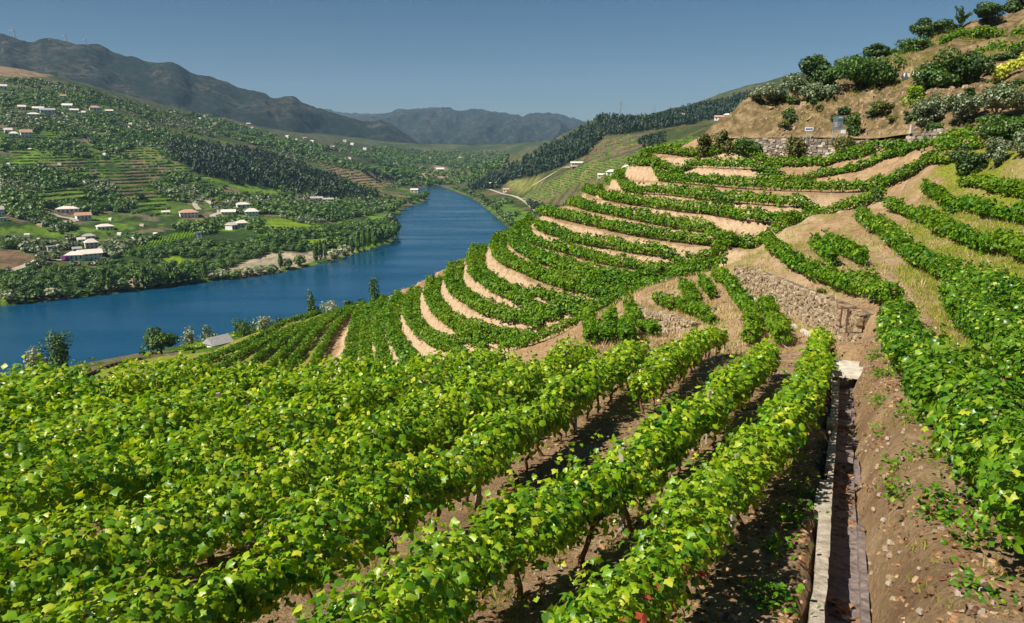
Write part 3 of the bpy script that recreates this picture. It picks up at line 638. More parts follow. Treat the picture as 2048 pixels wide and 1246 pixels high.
paint([(965, 410), (1000, 402), (1060, 425), (1060, 445), (1010, 440)], (0.13, 0.23, 0.04), 1)
paint([(360, 705), (420, 676), (500, 655), (600, 640), (700, 612), (700, 640), (560, 668), (450, 700)], (0.14, 0.25, 0.02), 1)
paint([(540, 662), (600, 645), (630, 640), (640, 650), (560, 668)], (0.24, 0.30, 0.05), 1)
ca = me.color_attributes.new('land', 'FLOAT_COLOR', 'POINT')
ca.data.foreach_set('color', np.concatenate([base, np.ones(base.shape[:2] + (1,))], -1).astype(np.float32).ravel())
tag(link('valley_ground', me), kind='structure')
WX = np.array([[-1100, 150], [300, 150], [600, 3300], [-3200, 3300]])
me = raw_mesh('river', np.array([[-900, 150, 0], [250, 150, 0], [400, 3300, 0], [-1500, 3300, 0]]), np.array([[0, 1, 2, 3]]), M['water'])
tag(link('river', me), kind='structure')

def hit_any(px, py, ground, d0, d1, n=900):
    d = ray(px, py); ds = np.geomspace(d0, d1, n)
    x = d[0] / d[1] * ds; z = EYE + d[2] / d[1] * ds
    g = ground(x, ds); below = np.where(z < g)[0]
    i = below[0] if len(below) else n - 1
    return np.array([x[i], ds[i], g[i]])
def hit(px, py): return hit_any(px, py, val_ground, 200, 3200)
def hitn(px, py, d0=4): return hit_any(px, py, near_ground, d0, 200)

# mountains: ridge lines read off the skyline, each a body with ravines and a back slope
def mountain(name, ridge, foot_d, foot_z, seed, amp, back=0.35, nu=260, nt=70):
    r = np.array([P(a, b, d) for a, b, d in ridge]); r = resample(r, np.linalg.norm(r[-1] - r[0]) / nu)
    L = np.concatenate([[0], np.cumsum(np.linalg.norm(np.diff(r[:, :2], axis=0), axis=1))])
    ts = np.concatenate([-np.linspace(1, 0.05, 14), np.linspace(0, 1, nt)])
    V = []
    for tt in ts:
        if tt >= 0:
            k = 1 - tt * (1 - foot_d); xy = r[:, :2] * k
            z = r[:, 2] * (1 - tt) ** 1.25 + foot_z * (1 - (1 - tt) ** 1.25)
        else:
            k = 1 + back * (-tt); xy = r[:, :2] * k; z = r[:, 2] * (1 - tt * tt) + foot_z * tt * tt
        w = 4 * abs(tt) * (1 - abs(tt))
        rid = 1 - 2 * np.abs(fbm(L * 0.0022 + tt * 0.9, np.full(len(L), tt * 2.2) + L * 0.0008, seed, 5) - 0.5)
        z = z + amp * (rid - 0.75) * np.clip(w * 1.4, 0.0, 1) + amp * 0.24 * (fbm(L * 0.02, np.full(len(L), tt * 20), seed + 3, 4) - 0.5)
        V.append(np.stack([xy[:, 0], xy[:, 1], z], 1))
    V = np.array(V); n_t, n_u = V.shape[:2]; idx = np.arange(n_t * n_u).reshape(n_t, n_u)
    Q = np.stack([idx[:-1, :-1], idx[1:, :-1], idx[1:, 1:], idx[:-1, 1:]], -1).reshape(-1, 4)
    tag(link(name, raw_mesh(name, V.reshape(-1, 3), Q, M['mountain'], True)), kind='structure')
mountain('mountain', [(-420, 20, 3600), (-150, 30, 3500), (-40, 58, 3400), (0, 64, 3350), (15, 70, 3350), (40, 82, 3350), (70, 82, 3400), (100, 78, 3400), (130, 82, 3400), (160, 86, 3400), (195, 88, 3450), (225, 102, 3500), (260, 112, 3500), (300, 123, 3500), (345, 125, 3500), (385, 146, 3550), (430, 155, 3600), (480, 178, 3600), (525, 184, 3600), (550, 196, 3600), (580, 192, 3650), (610, 207, 3700), (650, 222, 3800), (700, 235, 3900), (740, 246, 4000), (765, 243, 4000), (800, 262, 4000), (850, 300, 4000), (900, 330, 4000)], 0.55, -60, 61, 90)
mountain('far_mountain', [(560, 250, 7600), (650, 245, 7600), (720, 233, 7500), (760, 228, 7500), (800, 220, 7500), (840, 218, 7500), (880, 215, 7500), (920, 221, 7500), (955, 219, 7500), (1000, 226, 7500), (1040, 232, 7500), (1075, 227, 7600), (1120, 230, 7700), (1150, 238, 7800), (1200, 246, 7900), (1300, 250, 8000)], 0.42, -80, 71, 190)
mountain('far_mountain', [(420, 235, 9800), (640, 218, 9800), (700, 226, 9800), (1000, 235, 10200), (1130, 240, 10200), (1250, 250, 10200)], 0.7, -60, 75, 90)

# ------------------------------------------------------------------ foliage engine
def lobed():
    ang = np.radians([-90, -55, -28, 5, 32, 62, 90, 118, 148, 175, 208, 235])
    rr = np.array([0.30, 0.80, 0.62, 0.95, 0.66, 0.78, 1.08, 0.78, 0.66, 0.95, 0.62, 0.80])
    V = np.stack([rr * np.cos(ang), rr * np.sin(ang), -0.28 * rr ** 2 + 0.10 * np.cos(3 * ang)], 1)
    V = np.vstack([V, [0, 0, 0.06]])
    return V, np.array([[i, (i + 1) % 12, 12] for i in range(12)])
SH_LOBE = lobed()
SH_FOLD = (np.array([[0, -0.95, -0.05], [0.85, -0.25, -0.2], [0.6, 0.65, -0.25], [0, 1.05, -0.2], [-0.6, 0.65, -0.25], [-0.85, -0.25, -0.2], [0, 0.1, 0.12]]), np.array([[0, 1, 6], [1, 2, 6], [2, 3, 6], [3, 4, 6], [4, 5, 6], [5, 0, 6]]))
SH_KITE = (np.array([[0, -0.95, -0.08], [0.88, -0.1, -0.2], [0, 1.05, -0.2], [-0.88, -0.1, -0.2], [0, 0.1, 0.14]]), np.array([[0, 1, 4], [1, 2, 4], [2, 3, 4], [3, 0, 4]]))
SH_QUAD = (np.array([[0, -1, -0.1], [0.85, 0, 0.12], [0, 1, -0.1], [-0.85, 0, 0.12]]), np.array([[0, 1, 2, 3]]))
SH_BLADE = (np.array([[-0.06, 0, 0], [0.06, 0, 0], [0.02, 0.25, 1]]), np.array([[0, 1, 2]]))
def frames(nrm, rng):
    nrm = nrm / (np.linalg.norm(nrm, axis=1, keepdims=True) + 1e-9)
    a = rng.normal(size=nrm.shape); a -= (a * nrm).sum(1, keepdims=True) * nrm
    a /= np.linalg.norm(a, axis=1, keepdims=True) + 1e-9
    return a, np.cross(nrm, a), nrm
def leaf_arrays(c, nrm, size, shape, rng, fr=None):
    SV, SF = shape
    a, b, n = fr if fr is not None else frames(nrm, rng)
    V = c[:, None, :] + size[:, None, None] * (SV[None, :, 0:1] * a[:, None, :] + SV[None, :, 1:2] * b[:, None, :] + SV[None, :, 2:3] * n[:, None, :])
    F_ = SF[None] + (np.arange(len(c)) * len(SV))[:, None, None]
    return V.reshape(-1, 3), F_.reshape(-1, SF.shape[1])
def join_arrays(lst):
    V = []; byk = {}; n = 0
    for v, f in lst:
        if len(v) == 0: continue
        V.append(v); byk.setdefault(f.shape[1], []).append(f + n); n += len(v)
    return np.vstack(V), [np.vstack(x) for x in byk.values()]

# one vine leaf as a shared mesh, coloured by the object it sits in
def mat_leaf_single():
    m, t, b = new_mat('vine_leaf_single')
    oi = t.nodes.new('ShaderNodeObjectInfo')
    c = ramp(t, oi.outputs['Random'], [(0.0, (0.03, 0.12, 0.004)), (0.35, (0.09, 0.25, 0.006)), (0.75, (0.20, 0.38, 0.010)), (1.0, (0.52, 0.55, 0.04))])
    c = mixc(t, ramp(t, noise(t, 2.2, 4, coord='Object'), [(0.4, (0, 0, 0)), (0.8, (0.35, 0.35, 0.35))]), c, (0.30, 0.38, 0.04))
    t.links.new(c, b.inputs['Base Color']); b.inputs['Roughness'].default_value = 0.42
    tr = t.nodes.new('ShaderNodeBsdfTranslucent'); mx = t.nodes.new('ShaderNodeMixShader')
    t.links.new(mixc(t, 1.0, c, (1.6, 1.5, 0.5), 'MULTIPLY'), tr.inputs[0]); mx.inputs[0].default_value = 0.38
    t.links.new(b.outputs[0], mx.inputs[1]); t.links.new(tr.outputs[0], mx.inputs[2]); t.links.new(mx.outputs[0], t.nodes['Material Output'].inputs[0])
    return m
M['vine_single'] = mat_leaf_single()
LEAF_ME = raw_mesh('leaf', SH_LOBE[0], SH_LOBE[1], M['vine_single'], True)
LEAF_RED = raw_mesh('leaf', SH_LOBE[0], SH_LOBE[1], M['vine_red'])
TRUNK_ME = []
for k in range(4):
    mb = MB(); r = np.random.default_rng(k); x = np.cumsum(r.normal(0, 0.05, (6, 2)), 0); x[0] = 0
    mb.tube([(x[i, 0], x[i, 1], -0.05 + 0.13 * i) for i in range(6)], [0.05, 0.036, 0.03, 0.034, 0.026, 0.03], 6)
    mb.tube([(x[4, 0], x[4, 1], 0.45), (x[4, 0] + 0.12, x[4, 1] + 0.05, 0.62), (x[4, 0] + 0.3, x[4, 1] + 0.1, 0.7)], [0.024, 0.018, 0.012], 5)
    TRUNK_ME.append(mb.mesh('trunk', M['bark'], True))
mb = MB(); mb.box((0, 0, 0.6), (0.065, 0.065, 1.5), 0.3, 0.9); POST_ME = mb.mesh('post', M['wood'])
n_single = [0]
def vine_row(pts, label, group, h=1.15, w=0.8, clear=0.35, lod='far', mat='vine_far', seed=0, singles=0, trunks='line', gaps=0.0, posts=False, ground=None, dens=1.0, name='vine_row', holes=None, red=False):
    rng = np.random.default_rng(1000 + seed)
    g = ground or near_ground
    path = resample(np.asarray(pts)[:, :2], 0.5)
    zz = g(path[:, 0], path[:, 1])
    if len(zz) > 4:
        zz = np.convolve(np.pad(zz, 2, mode='edge'), np.ones(5) / 5, 'valid')
    L = np.concatenate([[0], np.cumsum(np.linalg.norm(np.diff(path, axis=0), axis=1))]); LT = L[-1]
    loc = np.array([path[0, 0], path[0, 1], zz[0]])
    rt = root(name, loc, label, 'vine row', group)
    # sample along the row with the leaf size growing with distance from the place the photo was taken
    dist = np.sqrt(path[:, 0] ** 2 + path[:, 1] ** 2 + (zz - EYE) ** 2)
    rr = np.interp(dist, [6, 10, 35, 60, 110, 200], [0.044, 0.051, 0.086, 0.12, 0.16, 0.24])
    per = dens * 2.05 * (h - clear + w) * 1.45 / (2.3 * rr ** 2)
    cum = np.concatenate([[0], np.cumsum(0.5 * (per[1:] + per[:-1]) * np.diff(L))])
    nleaf = int(cum[-1])
    s = np.interp(rng.uniform(0, cum[-1], nleaf), cum, L)
    # plants every 1.1 m make the hedge lumpy
    pk = np.floor(s / 1.1); ph = hash2(pk, pk * 0 + seed, 1); pw = hash2(pk, pk * 0 + seed, 2); po = hash2(pk, pk * 0 + seed, 3) - 0.5
    q = (s / 1.1 - pk - 0.5) * 2
    lump = 1 - 0.20 * q * q
    nz = vnoise(s * 1.7, s * 0 + seed, 4)
    big_ = vnoise(s * 0.22, s * 0 + seed, 14) - 0.5; miss = np.where(hash2(pk, pk * 0 + seed, 6) < 0.05, 0.55, 1.0)
    H = (h - clear) * (0.76 + 0.34 * ph + 0.2 * (nz - 0.5) + 0.26 * big_) * lump * miss
    Wd = w * (0.72 + 0.46 * pw + 0.3 * big_) * lump * miss
    phi = rng.uniform(0, 2 * np.pi, nleaf); r = np.sqrt(rng.uniform(0.30, 1.0, nleaf))
    bumpy = 1 + 0.22 * (vnoise(s * 3.1 + 9, phi * 1.6, seed + 5) - 0.5) * 2
    off = 0.5 * Wd * np.sign(np.cos(phi)) * np.abs(np.cos(phi)) ** 0.8 * r * bumpy + po * 0.18
    up = clear + H * (0.5 + 0.5 * np.sign(np.sin(phi)) * np.abs(np.sin(phi)) ** 0.8 * r * bumpy)
    # loose shoots
    sh = rng.random(nleaf) < 0.06
    up = np.where(sh, up + rng.uniform(0, 0.28, nleaf) * (np.sin(phi) > 0), up)
    drop = (rng.random(nleaf) < 0.05) & (np.sin(phi) < 0); up = np.where(drop, np.maximum(0.12, up - rng.uniform(0, 0.35, nleaf)), up)
    px_ = np.interp(s, L, path[:, 0]); py_ = np.interp(s, L, path[:, 1]); pz_ = np.interp(s, L, zz)
    tx = np.gradient(path[:, 0]) ; ty = np.gradient(path[:, 1]); tl = np.hypot(tx, ty) + 1e-9
    nx_ = np.interp(s, L, -ty / tl); ny_ = np.interp(s, L, tx / tl)
    jit = rng.normal(0, 0.05, (nleaf, 3))
    c = np.stack([px_ + nx_ * off, py_ + ny_ * off, pz_ + up], 1) + jit
    out = np.stack([nx_ * np.cos(phi), ny_ * np.cos(phi), np.sin(phi) * 0.8 + 0.55], 1)
    nrm = out + rng.normal(0, 0.55, (nleaf, 3))
    size = np.interp(s, L, rr) * rng.uniform(0.55, 1.4, nleaf)
    keep = np.ones(nleaf, bool)
    if holes is not None:
        for hx, hy, hr in holes: keep &= np.hypot(c[:, 0] - hx, c[:, 1] - hy) > hr
    if gaps: keep &= vnoise(s * 0.35 + 3.3, s * 0 + seed, 9) > gaps
    c, nrm, size, s = c[keep], nrm[keep], size[keep], s[keep]
    nsh = int(LT * (2.2 if dist.min() < 40 else 1.2)); ks = rng.uniform(0, LT, nsh); nl = 9
    sx_ = np.repeat(ks, nl); tq = np.tile(np.linspace(0.1, 1, nl), nsh); lx = np.repeat(rng.normal(0, 0.22, nsh), nl); ly = np.repeat(rng.normal(0, 0.22, nsh), nl); hh_ = np.repeat(rng.uniform(0.12, 0.42, nsh), nl); ofs = np.repeat(rng.normal(0, 0.22 * w, nsh), nl)
    c2 = np.stack([np.interp(sx_, L, path[:, 0]) + np.interp(sx_, L, -ty / tl) * ofs + lx * tq, np.interp(sx_, L, path[:, 1]) + np.interp(sx_, L, tx / tl) * ofs + ly * tq, np.interp(sx_, L, zz) + h * 0.88 + hh_ * tq - 0.25 * hh_ * tq ** 3], 1) + rng.normal(0, 0.035, (nsh * nl, 3))
    c = np.vstack([c, c2]); nrm = np.vstack([nrm, rng.normal(0, 0.7, c2.shape) + np.array([0, 0, 0.6])]); size = np.concatenate([size, np.interp(sx_, L, rr) * (1.05 - 0.5 * tq)]); s = np.concatenate([s, sx_])
    d = np.linalg.norm(c - np.array([0, 0, EYE]), axis=1)
    fr = frames(nrm, rng)
    single = np.zeros(len(c), bool)
    if singles:
        ppx, ppy = project(c[:, 0], np.maximum(c[:, 1], 0.5), c[:, 2])
        vis = (ppx > 5) & (ppx < 2043) & (ppy > 5) & (ppy < 1241) & (c[:, 1] > 2)
        # leaves on the outside of the hedge, the largest in view
        score = np.where(vis, size / d * (0.6 + 0.4 * (fr[2][:, 2] > 0)), 0) * (np.abs(np.interp(s, L, np.zeros(len(L)))) < 1)
        outer = np.linalg.norm(c[:, :2] - np.stack([np.interp(s, L, path[:, 0]), np.interp(s, L, path[:, 1])], 1), axis=1) / (0.5 * w) + np.clip((c[:, 2] - np.interp(s, L, zz)) / h, 0, 1.4)
        score = score * (outer > 1.25)
        top = np.argsort(-score)[:singles]; top = top[score[top] > 0]; single[top] = True
        for i in top:
            o = bpy.data.objects.new('leaf', LEAF_RED if red and 1240 < ppx[i] < 1420 and ppy[i] > 1130 and rng.random() < 0.30 else LEAF_ME); COL.objects.link(o); o.parent = rt
            a, b2, n = fr[0][i] * size[i], fr[1][i] * size[i], fr[2][i] * size[i]; p = c[i] - loc
            o.matrix_local = Matrix(((a[0], b2[0], n[0], p[0]), (a[1], b2[1], n[1], p[1]), (a[2], b2[2], n[2], p[2]), (0, 0, 0, 1)))
    arrs = []
    for lo, hi, shp in ((0, 10.5, SH_LOBE), (10.5, 17, SH_FOLD), (17, 42, SH_KITE), (42, 1e9, SH_QUAD)):
        mk = (d >= lo) & (d < hi) & ~single
        if mk.any(): arrs.append(leaf_arrays(c[mk] - loc, None, size[mk], shp, rng, tuple(f[mk] for f in fr)))
    V, Fs = join_arrays(arrs)
    tag(link('foliage', raw_mesh('foliage', V, Fs, M[mat], dist.min() < 40), rt), kind='stuff')
    ts = np.arange(0.5, LT, 1.1)
    tp = np.stack([np.interp(ts, L, path[:, k]) for k in (0, 1)] + [np.interp(ts, L, zz)], 1) - loc
    if trunks == 'each':
        for i, p in enumerate(tp):
            o = bpy.data.objects.new('trunk', TRUNK_ME[i % 4]); COL.objects.link(o); o.parent = rt
            o.location = p; o.rotation_euler = (rng.normal(0, 0.12), rng.normal(0, 0.12), rng.uniform(0, 6.28)); o.scale = (1, 1, rng.uniform(0.85, 1.1))
    elif trunks == 'line':
        mb = MB()
        for p in tp:
            mb.tube([p + [0, 0, -0.08], p + [rng.normal(0, 0.05), rng.normal(0, 0.05), 0.3], p + [rng.normal(0, 0.08), rng.normal(0, 0.08), clear + 0.3]], [0.05, 0.04, 0.03], 4, False)
        if mb.n: tag(mb.build('trunk', M['bark'], rt), kind='stuff')
    if posts:
        for sx in np.arange(1.7, LT, 5.5):
            p = np.array([np.interp(sx, L, path[:, 0]), np.interp(sx, L, path[:, 1]), np.interp(sx, L, zz)]) - loc
            o = bpy.data.objects.new('post', POST_ME); COL.objects.link(o); o.parent = rt; o.location = p
            o.rotation_euler = (rng.normal(0, 0.04), rng.normal(0, 0.04), rng.uniform(0, 1.5)); o.scale = (1, 1, h / 1.5 * rng.uniform(0.85, 1.05))
    return rt

ORD = ['first', 'second', 'third', 'fourth', 'fifth', 'sixth', 'seventh', 'eighth', 'ninth', 'tenth', 'eleventh', 'twelfth', 'thirteenth', 'fourteenth', 'fifteenth', 'sixteenth', 'seventeenth', 'eighteenth', 'nineteenth', 'twentieth'] + ['twenty-' + s for s in ('first', 'second', 'third', 'fourth', 'fifth', 'sixth', 'seventh', 'eighth', 'ninth')] + ['thirtieth'] + ['thirty-' + s for s in ('first', 'second', 'third', 'fourth', 'fifth', 'sixth', 'seventh', 'eighth', 'ninth')] + ['fortieth'] + ['forty-' + s for s in ('first', 'second', 'third', 'fourth', 'fifth', 'sixth', 'seventh', 'eighth', 'ninth')]
# terraced hill
a24, a25 = resample(HR[24], 0.5), resample(HR[25], 0.5)
ia, ib = np.linspace(0, len(a24) - 1, 12).astype(int), np.linspace(0, len(a25) - 1, 12).astype(int)
EXTRA = [a25[ib] + (a25[ib] - a24[ia]) * kk for kk in (1,)]
seq = []
for k in range(1, 26):
    seq.append((k, np.array(HR[k])))
    if 9 <= k <= 18 and k + 1 in HR:
        a, b_ = resample(HR[k], 0.5), resample(HR[k + 1], 0.5); n = 24
        ia = np.linspace(0, len(a) - 1, n).astype(int); ib = np.linspace(0, len(b_) - 1, n).astype(int)
        seq.append((k + 0.6, 0.38 * a[ia] + 0.62 * b_[ib]))
seq += [(26 + i, e) for i, e in enumerate(EXTRA)]
for i, (k, pts) in enumerate(seq):
    big = k >= 9
    vine_row(pts, 'long vine row on the terraced hill above the river, %s down from the road wall' % ORD[i], 'terraced hill vine rows', h=1.52 if not big else 1.38, w=1.4 if k == int(k) else 1.05, clear=0.33, seed=i)
# the rows round the gully and on the right-hand slope
def prow(key, label, **kw):
    d_ = dict(h=1.2, w=0.9, clear=0.33, seed=hash(key) % 97 if False else sum(map(ord, key)))
    d_.update(kw); vine_row(OTH[key], label, 'vine rows round the gully and right slope', **d_)
prow('H1b', 'vine row growing right against the stone parapet of the road')
prow('H1c', 'short vine row below the parapet, next to the dense dark green tree')
prow('H2b', 'vine row rising towards the bare earth patch beneath the parapet row')
prow('R5', 'uppermost vine row of the right grassy slope, by the bare mound', w=1.0, h=1.35)
prow('R4', 'second highest vine row of the right grassy slope', w=1.0, h=1.35)
prow('R3', 'long vine row crossing the middle of the right grassy slope', w=1.0, h=1.35)
prow('R2', 'lowest long vine row of the right grassy slope', w=1.05, h=1.4, mat='vine_deep')
prow('R1', 'short vine row in the hollow above the row on the retaining wall')
prow('R1b', 'very short vine row squeezed behind the row on the retaining wall')
prow('R0', 'vine row along the grassy top of the stone retaining wall', w=1.1, h=1.3)
prow('R6', 'short vine row between the nearest right row and the slope rows', w=1.1, h=1.35, mat='vine_deep')
prow('M1', 'curved vine row at the left foot of the stone retaining wall')
prow('M2', 'vine row along the top of the small terrace wall in the gully')
prow('M3', 'vine row running down just left of the small terrace wall')
prow('M4', 'tiny vine row on the straw patch, the left of two')
prow('M5', 'tiny vine row on the straw patch, the right of two')
prow('M7', 'short vine row in front of the retaining wall with white kerb stones')
prow('M8', 'stub of a vine row at the vineyard end, leftmost of three')
prow('M9', 'stub of a vine row at the vineyard end, middle of three')
prow('M10', 'stub of a vine row at the vineyard end, rightmost of three')
prow('G1', 'vine row following the gully bottom, left lower part', w=1.2)
prow('G2', 'vine row following the gully bottom, right upper part', w=1.2)
# near vineyard
F1 = [Pf(*q)[:2] for q in [(1380, 1330), (1440, 1200), (1510, 1080), (1575, 985), (1622, 900), (1645, 830), (1655, 760), (1655, 705)]]
F2 = [Pf(*q)[:2] for q in [(900, 1330), (1010, 1220), (1110, 1160), (1200, 1110), (1305, 1002), (1397, 906), (1502, 792), (1530, 750)]]
F2b = [Pf(*q)[:2] for q in [(1275, 835), (1330, 790), (1385, 735), (1440, 690)]]
F3 = [Pf(*q)[:2] for q in [(600, 1260), (710, 1190), (800, 1135), (890, 1065), (975, 1005), (1080, 915), (1125, 880), (1210, 812), (1260, 770)]]
F1 = [np.array(F1[0]) - np.array([1.6, 3.4])] + F1; F2 = [np.array(F2[0]) - np.array([1.4, 3.3])] + F2
HOLES = [(*Pf(450, 890)[:2], 0.75), (*Pf(285, 872)[:2], 0.8), (*Pf(560, 800)[:2], 0.5)]
near_kw = dict(holes=HOLES, h=1.16, w=0.76, clear=0.52, mat='vine', trunks='each', posts=True)
GN = 'vine rows of the near vineyard'
vine_row(OTH['RR'], 'big leafy vine row along the right edge, on the bank above the drain', GN, **{**near_kw, 'h': 1.3, 'w': 1.1, 'mat': 'vine_deep', 'posts': False, 'clear': 0.3, 'seed': 301, 'singles': 300})
F1 = [np.array(q) - np.array([0.30, -0.08]) for q in F1]
vine_row(F1, 'near vine row next to the concrete drain, on its left side', GN, seed=302, singles=300, **{**near_kw, 'h': 1.1, 'w': 0.68, 'red': True})
vine_row(F2, 'near vine row with trunks in sunlight, second left of the drain', GN, seed=303, singles=300, **near_kw)
vine_row(F2b, 'shorter vine row starting midway between the second and the next row', GN, seed=304, **near_kw)
p = Pf(445, 888); o = link('vine_post', POST_ME, None, (p[0], p[1], gz(p[0], p[1]))); o.scale = (1.25, 1.25, 0.75); tag(o, 'grey wooden post standing free in a gap of the near vineyard', 'post')
base3 = np.array(F3); dirb = np.array([0.43, 0.903]); dirf = np.array([0.33, 0.944])
base3 = np.vstack([base3[0] - dirb * s for s in (16, 12, 8, 4, 2)] + [base3] + [base3[-1] + dirf * s for s in (3, 6, 9, 12, 15, 18)])
nrm3 = np.array([-0.92, 0.39])
for k in range(0, 13):
    p = base3 + nrm3 * (1.88 * k)
    p = resample(p, 0.5)
    lim = np.interp(p[:, 0], [-24, -18, -14, -8.4, -2.9, 1.9, 4], [14.8, 16.0, 16.8, 17.4, 19.5, 24, 25 if k else 23])
    ok = (p[:, 1] > 2.6) & (p[:, 1] < lim) & (p[:, 0] > -0.78 * p[:, 1] - 2.0)
    p = p[ok]
    if len(p) < 6: continue
    vine_row(p[::3], 'leafy vine row of the near vineyard, %s left of the concrete drain' % ORD[k + 2], GN, seed=310 + k, singles=300 if k < 5 else (120 if k < 8 else 0), gaps=0.0 if k < 3 else 0.10, **{**near_kw, 'w': 0.85 if k < 1 else (1.45 if k < 3 else 1.7), 'clear': 0.52 if k < 1 else 0.34, 'dens': 1.0 if k < 1 else 0.85})

# ------------------------------------------------------------------ dry-stone walls
def stone_mesh(name, seed, mat):
    r = np.random.default_rng(seed); mb = MB(); mb.box((0, 0, 0), (1, 1, 1)); V = mb.v[0]
    V = V * (1 + r.normal(0, 0.15, V.shape)); mb.v[0] = V
    return mb.mesh(name, mat)
STONE_ME = [stone_mesh('stone', k, M['stone']) for k in range(6)]
def wall(name, key, label, sx, sz, thick, n_single, mat='stone', px_list=None, seed=0):
    """top: list of (px, py, D); foot_py: image height of the foot under each"""
    rng = np.random.default_rng(900 + seed)
    A, nx_, ny_ = wall_line(key)
    L = np.concatenate([[0], np.cumsum(np.linalg.norm(np.diff(A[:, :2], axis=0), axis=1))])
    loc = np.array([A[0, 0], A[0, 1], A[0, 3]])
    rt = root(name, loc, label, 'stone wall')
    # core
    V = []
    for i in range(len(A)):
        x, y, zt, zb = A[i]
        for (o, z) in ((0.0, zb - 0.8), (0.0, zt - 0.06), (-thick, zt - 0.06), (-thick, zb - 0.8)): V.append((x + nx_[i] * o, y + ny_[i] * o, z))
    V = np.array(V) - loc; n = len(A)
    Q = [[i * 4 + k, i * 4 + (k + 1) % 4, (i + 1) * 4 + (k + 1) % 4, (i + 1) * 4 + k] for i in range(n - 1) for k in range(4)] + [[0, 1, 2, 3], [n * 4 - 4, n * 4 - 3, n * 4 - 2, n * 4 - 1]]
    link('core', raw_mesh('core', V, np.array(Q), M['stone_dark']), rt)
    items = []; s = 0.0
    hmax = (A[:, 2] - A[:, 3]).max() + 0.3
    z = -0.3
    while z < hmax:
        hz = sz * rng.uniform(0.75, 1.25); s = rng.uniform(0, sx)
        while s < L[-1]:
            w = sx * rng.uniform(0.6, 1.5); m_ = min(s + w / 2, L[-1])
            x, y, zt, zb = [np.interp(m_, L, A[:, k]) for k in range(4)]; nxx, nyy = np.interp(m_, L, nx_), np.interp(m_, L, ny_)
            if zb + z + hz * 0.7 < zt + rng.uniform(-0.05, 0.12):
                items.append((x + nxx * (j_ := rng.uniform(-0.06, 0.09)), y + nyy * j_, zb + z + hz / 2, w * rng.uniform(0.82, 0.98), 0.28, hz * rng.uniform(0.78, 0.97), math.atan2(-nxx, nyy) + rng.normal(0, 0.05), rng.normal(0, 0.05)))
            s += w
        z += hz
    order = np.argsort([-it[3] * it[5] / math.hypot(it[0], it[1]) for it in items])
    for i in order[:n_single]:
        x, y, zz, w, d, h_, a, tl_ = items[i]
        o = bpy.data.objects.new('stone', STONE_ME[i % 6]); COL.objects.link(o); o.parent = rt
        o.location = (x - loc[0], y - loc[1], zz - loc[2]); o.rotation_euler = (0, tl_, a); o.scale = (w, d, h_)
    if len(order) > n_single:
        mb = MB()
        for i in order[n_single:]:
            x, y, zz, w, d, h_, a, tl_ = items[i]
            mb.box((x - loc[0], y - loc[1], zz - loc[2]), (w, d, h_), a); mb.v[-1] = mb.v[-1] + rng.normal(0, 0.02, (8, 3)) * np.array([1, 1, 1.2])
        tag(mb.build('stone', M[mat], rt), kind='stuff')
    return rt
wall('stone_wall', 'W1', 'tall dry-stone retaining wall at the upper end of the drain', 0.27, 0.16, 0.6, 300, seed=1)
wall('stone_wall', 'W2', 'small dry-stone terrace wall in the gully between vine rows', 0.28, 0.17, 0.5, 120, seed=2)
wall('stone_wall', 'WA', 'grey stone wall holding up the road above the terraced vines', 0.55, 0.32, 0.6, 0, 'stone_grey', seed=3)
wall('stone_wall', 'WP', 'pale stone parapet of the road behind the topmost right vine row', 0.5, 0.3, 0.6, 0, 'stone_grey', seed=4)
wall('stone_wall', 'WB', 'stone terrace wall high on the right hillside under vine rows', 0.55, 0.32, 0.6, 0, 'stone', seed=5)

# ------------------------------------------------------------------ road behind the wall
rp = resample([P(a, b, d) for a, b, d in [(1440, 279, 116), (1480, 278, 110.5), (1560, 277, 107), (1660, 277, 102.5), (1760, 279, 96.5), (1830, 271, 91.5), (1900, 265, 86), (1975, 260, 80), (2060, 258, 73)]], 2.0)
nn = np.stack([-np.gradient(rp[:, 1]), np.gradient(rp[:, 0])], 1); nn /= np.linalg.norm(nn, axis=1, keepdims=True); nn *= np.where((nn * rp[:, :2]).sum(1, keepdims=True) < 0, -1, 1)
rz_ = rp[:, 2] + 0.12
V = np.vstack([np.column_stack([rp[:, :2] - nn * 1.6, rz_]), np.column_stack([rp[:, :2] + nn * 2.6, rz_])]); n = len(rp)
tag(link('road', raw_mesh('road', V, np.array([[i, i + 1, n + i + 1, n + i] for i in range(n - 1)]), M['asphalt'])), kind='structure')

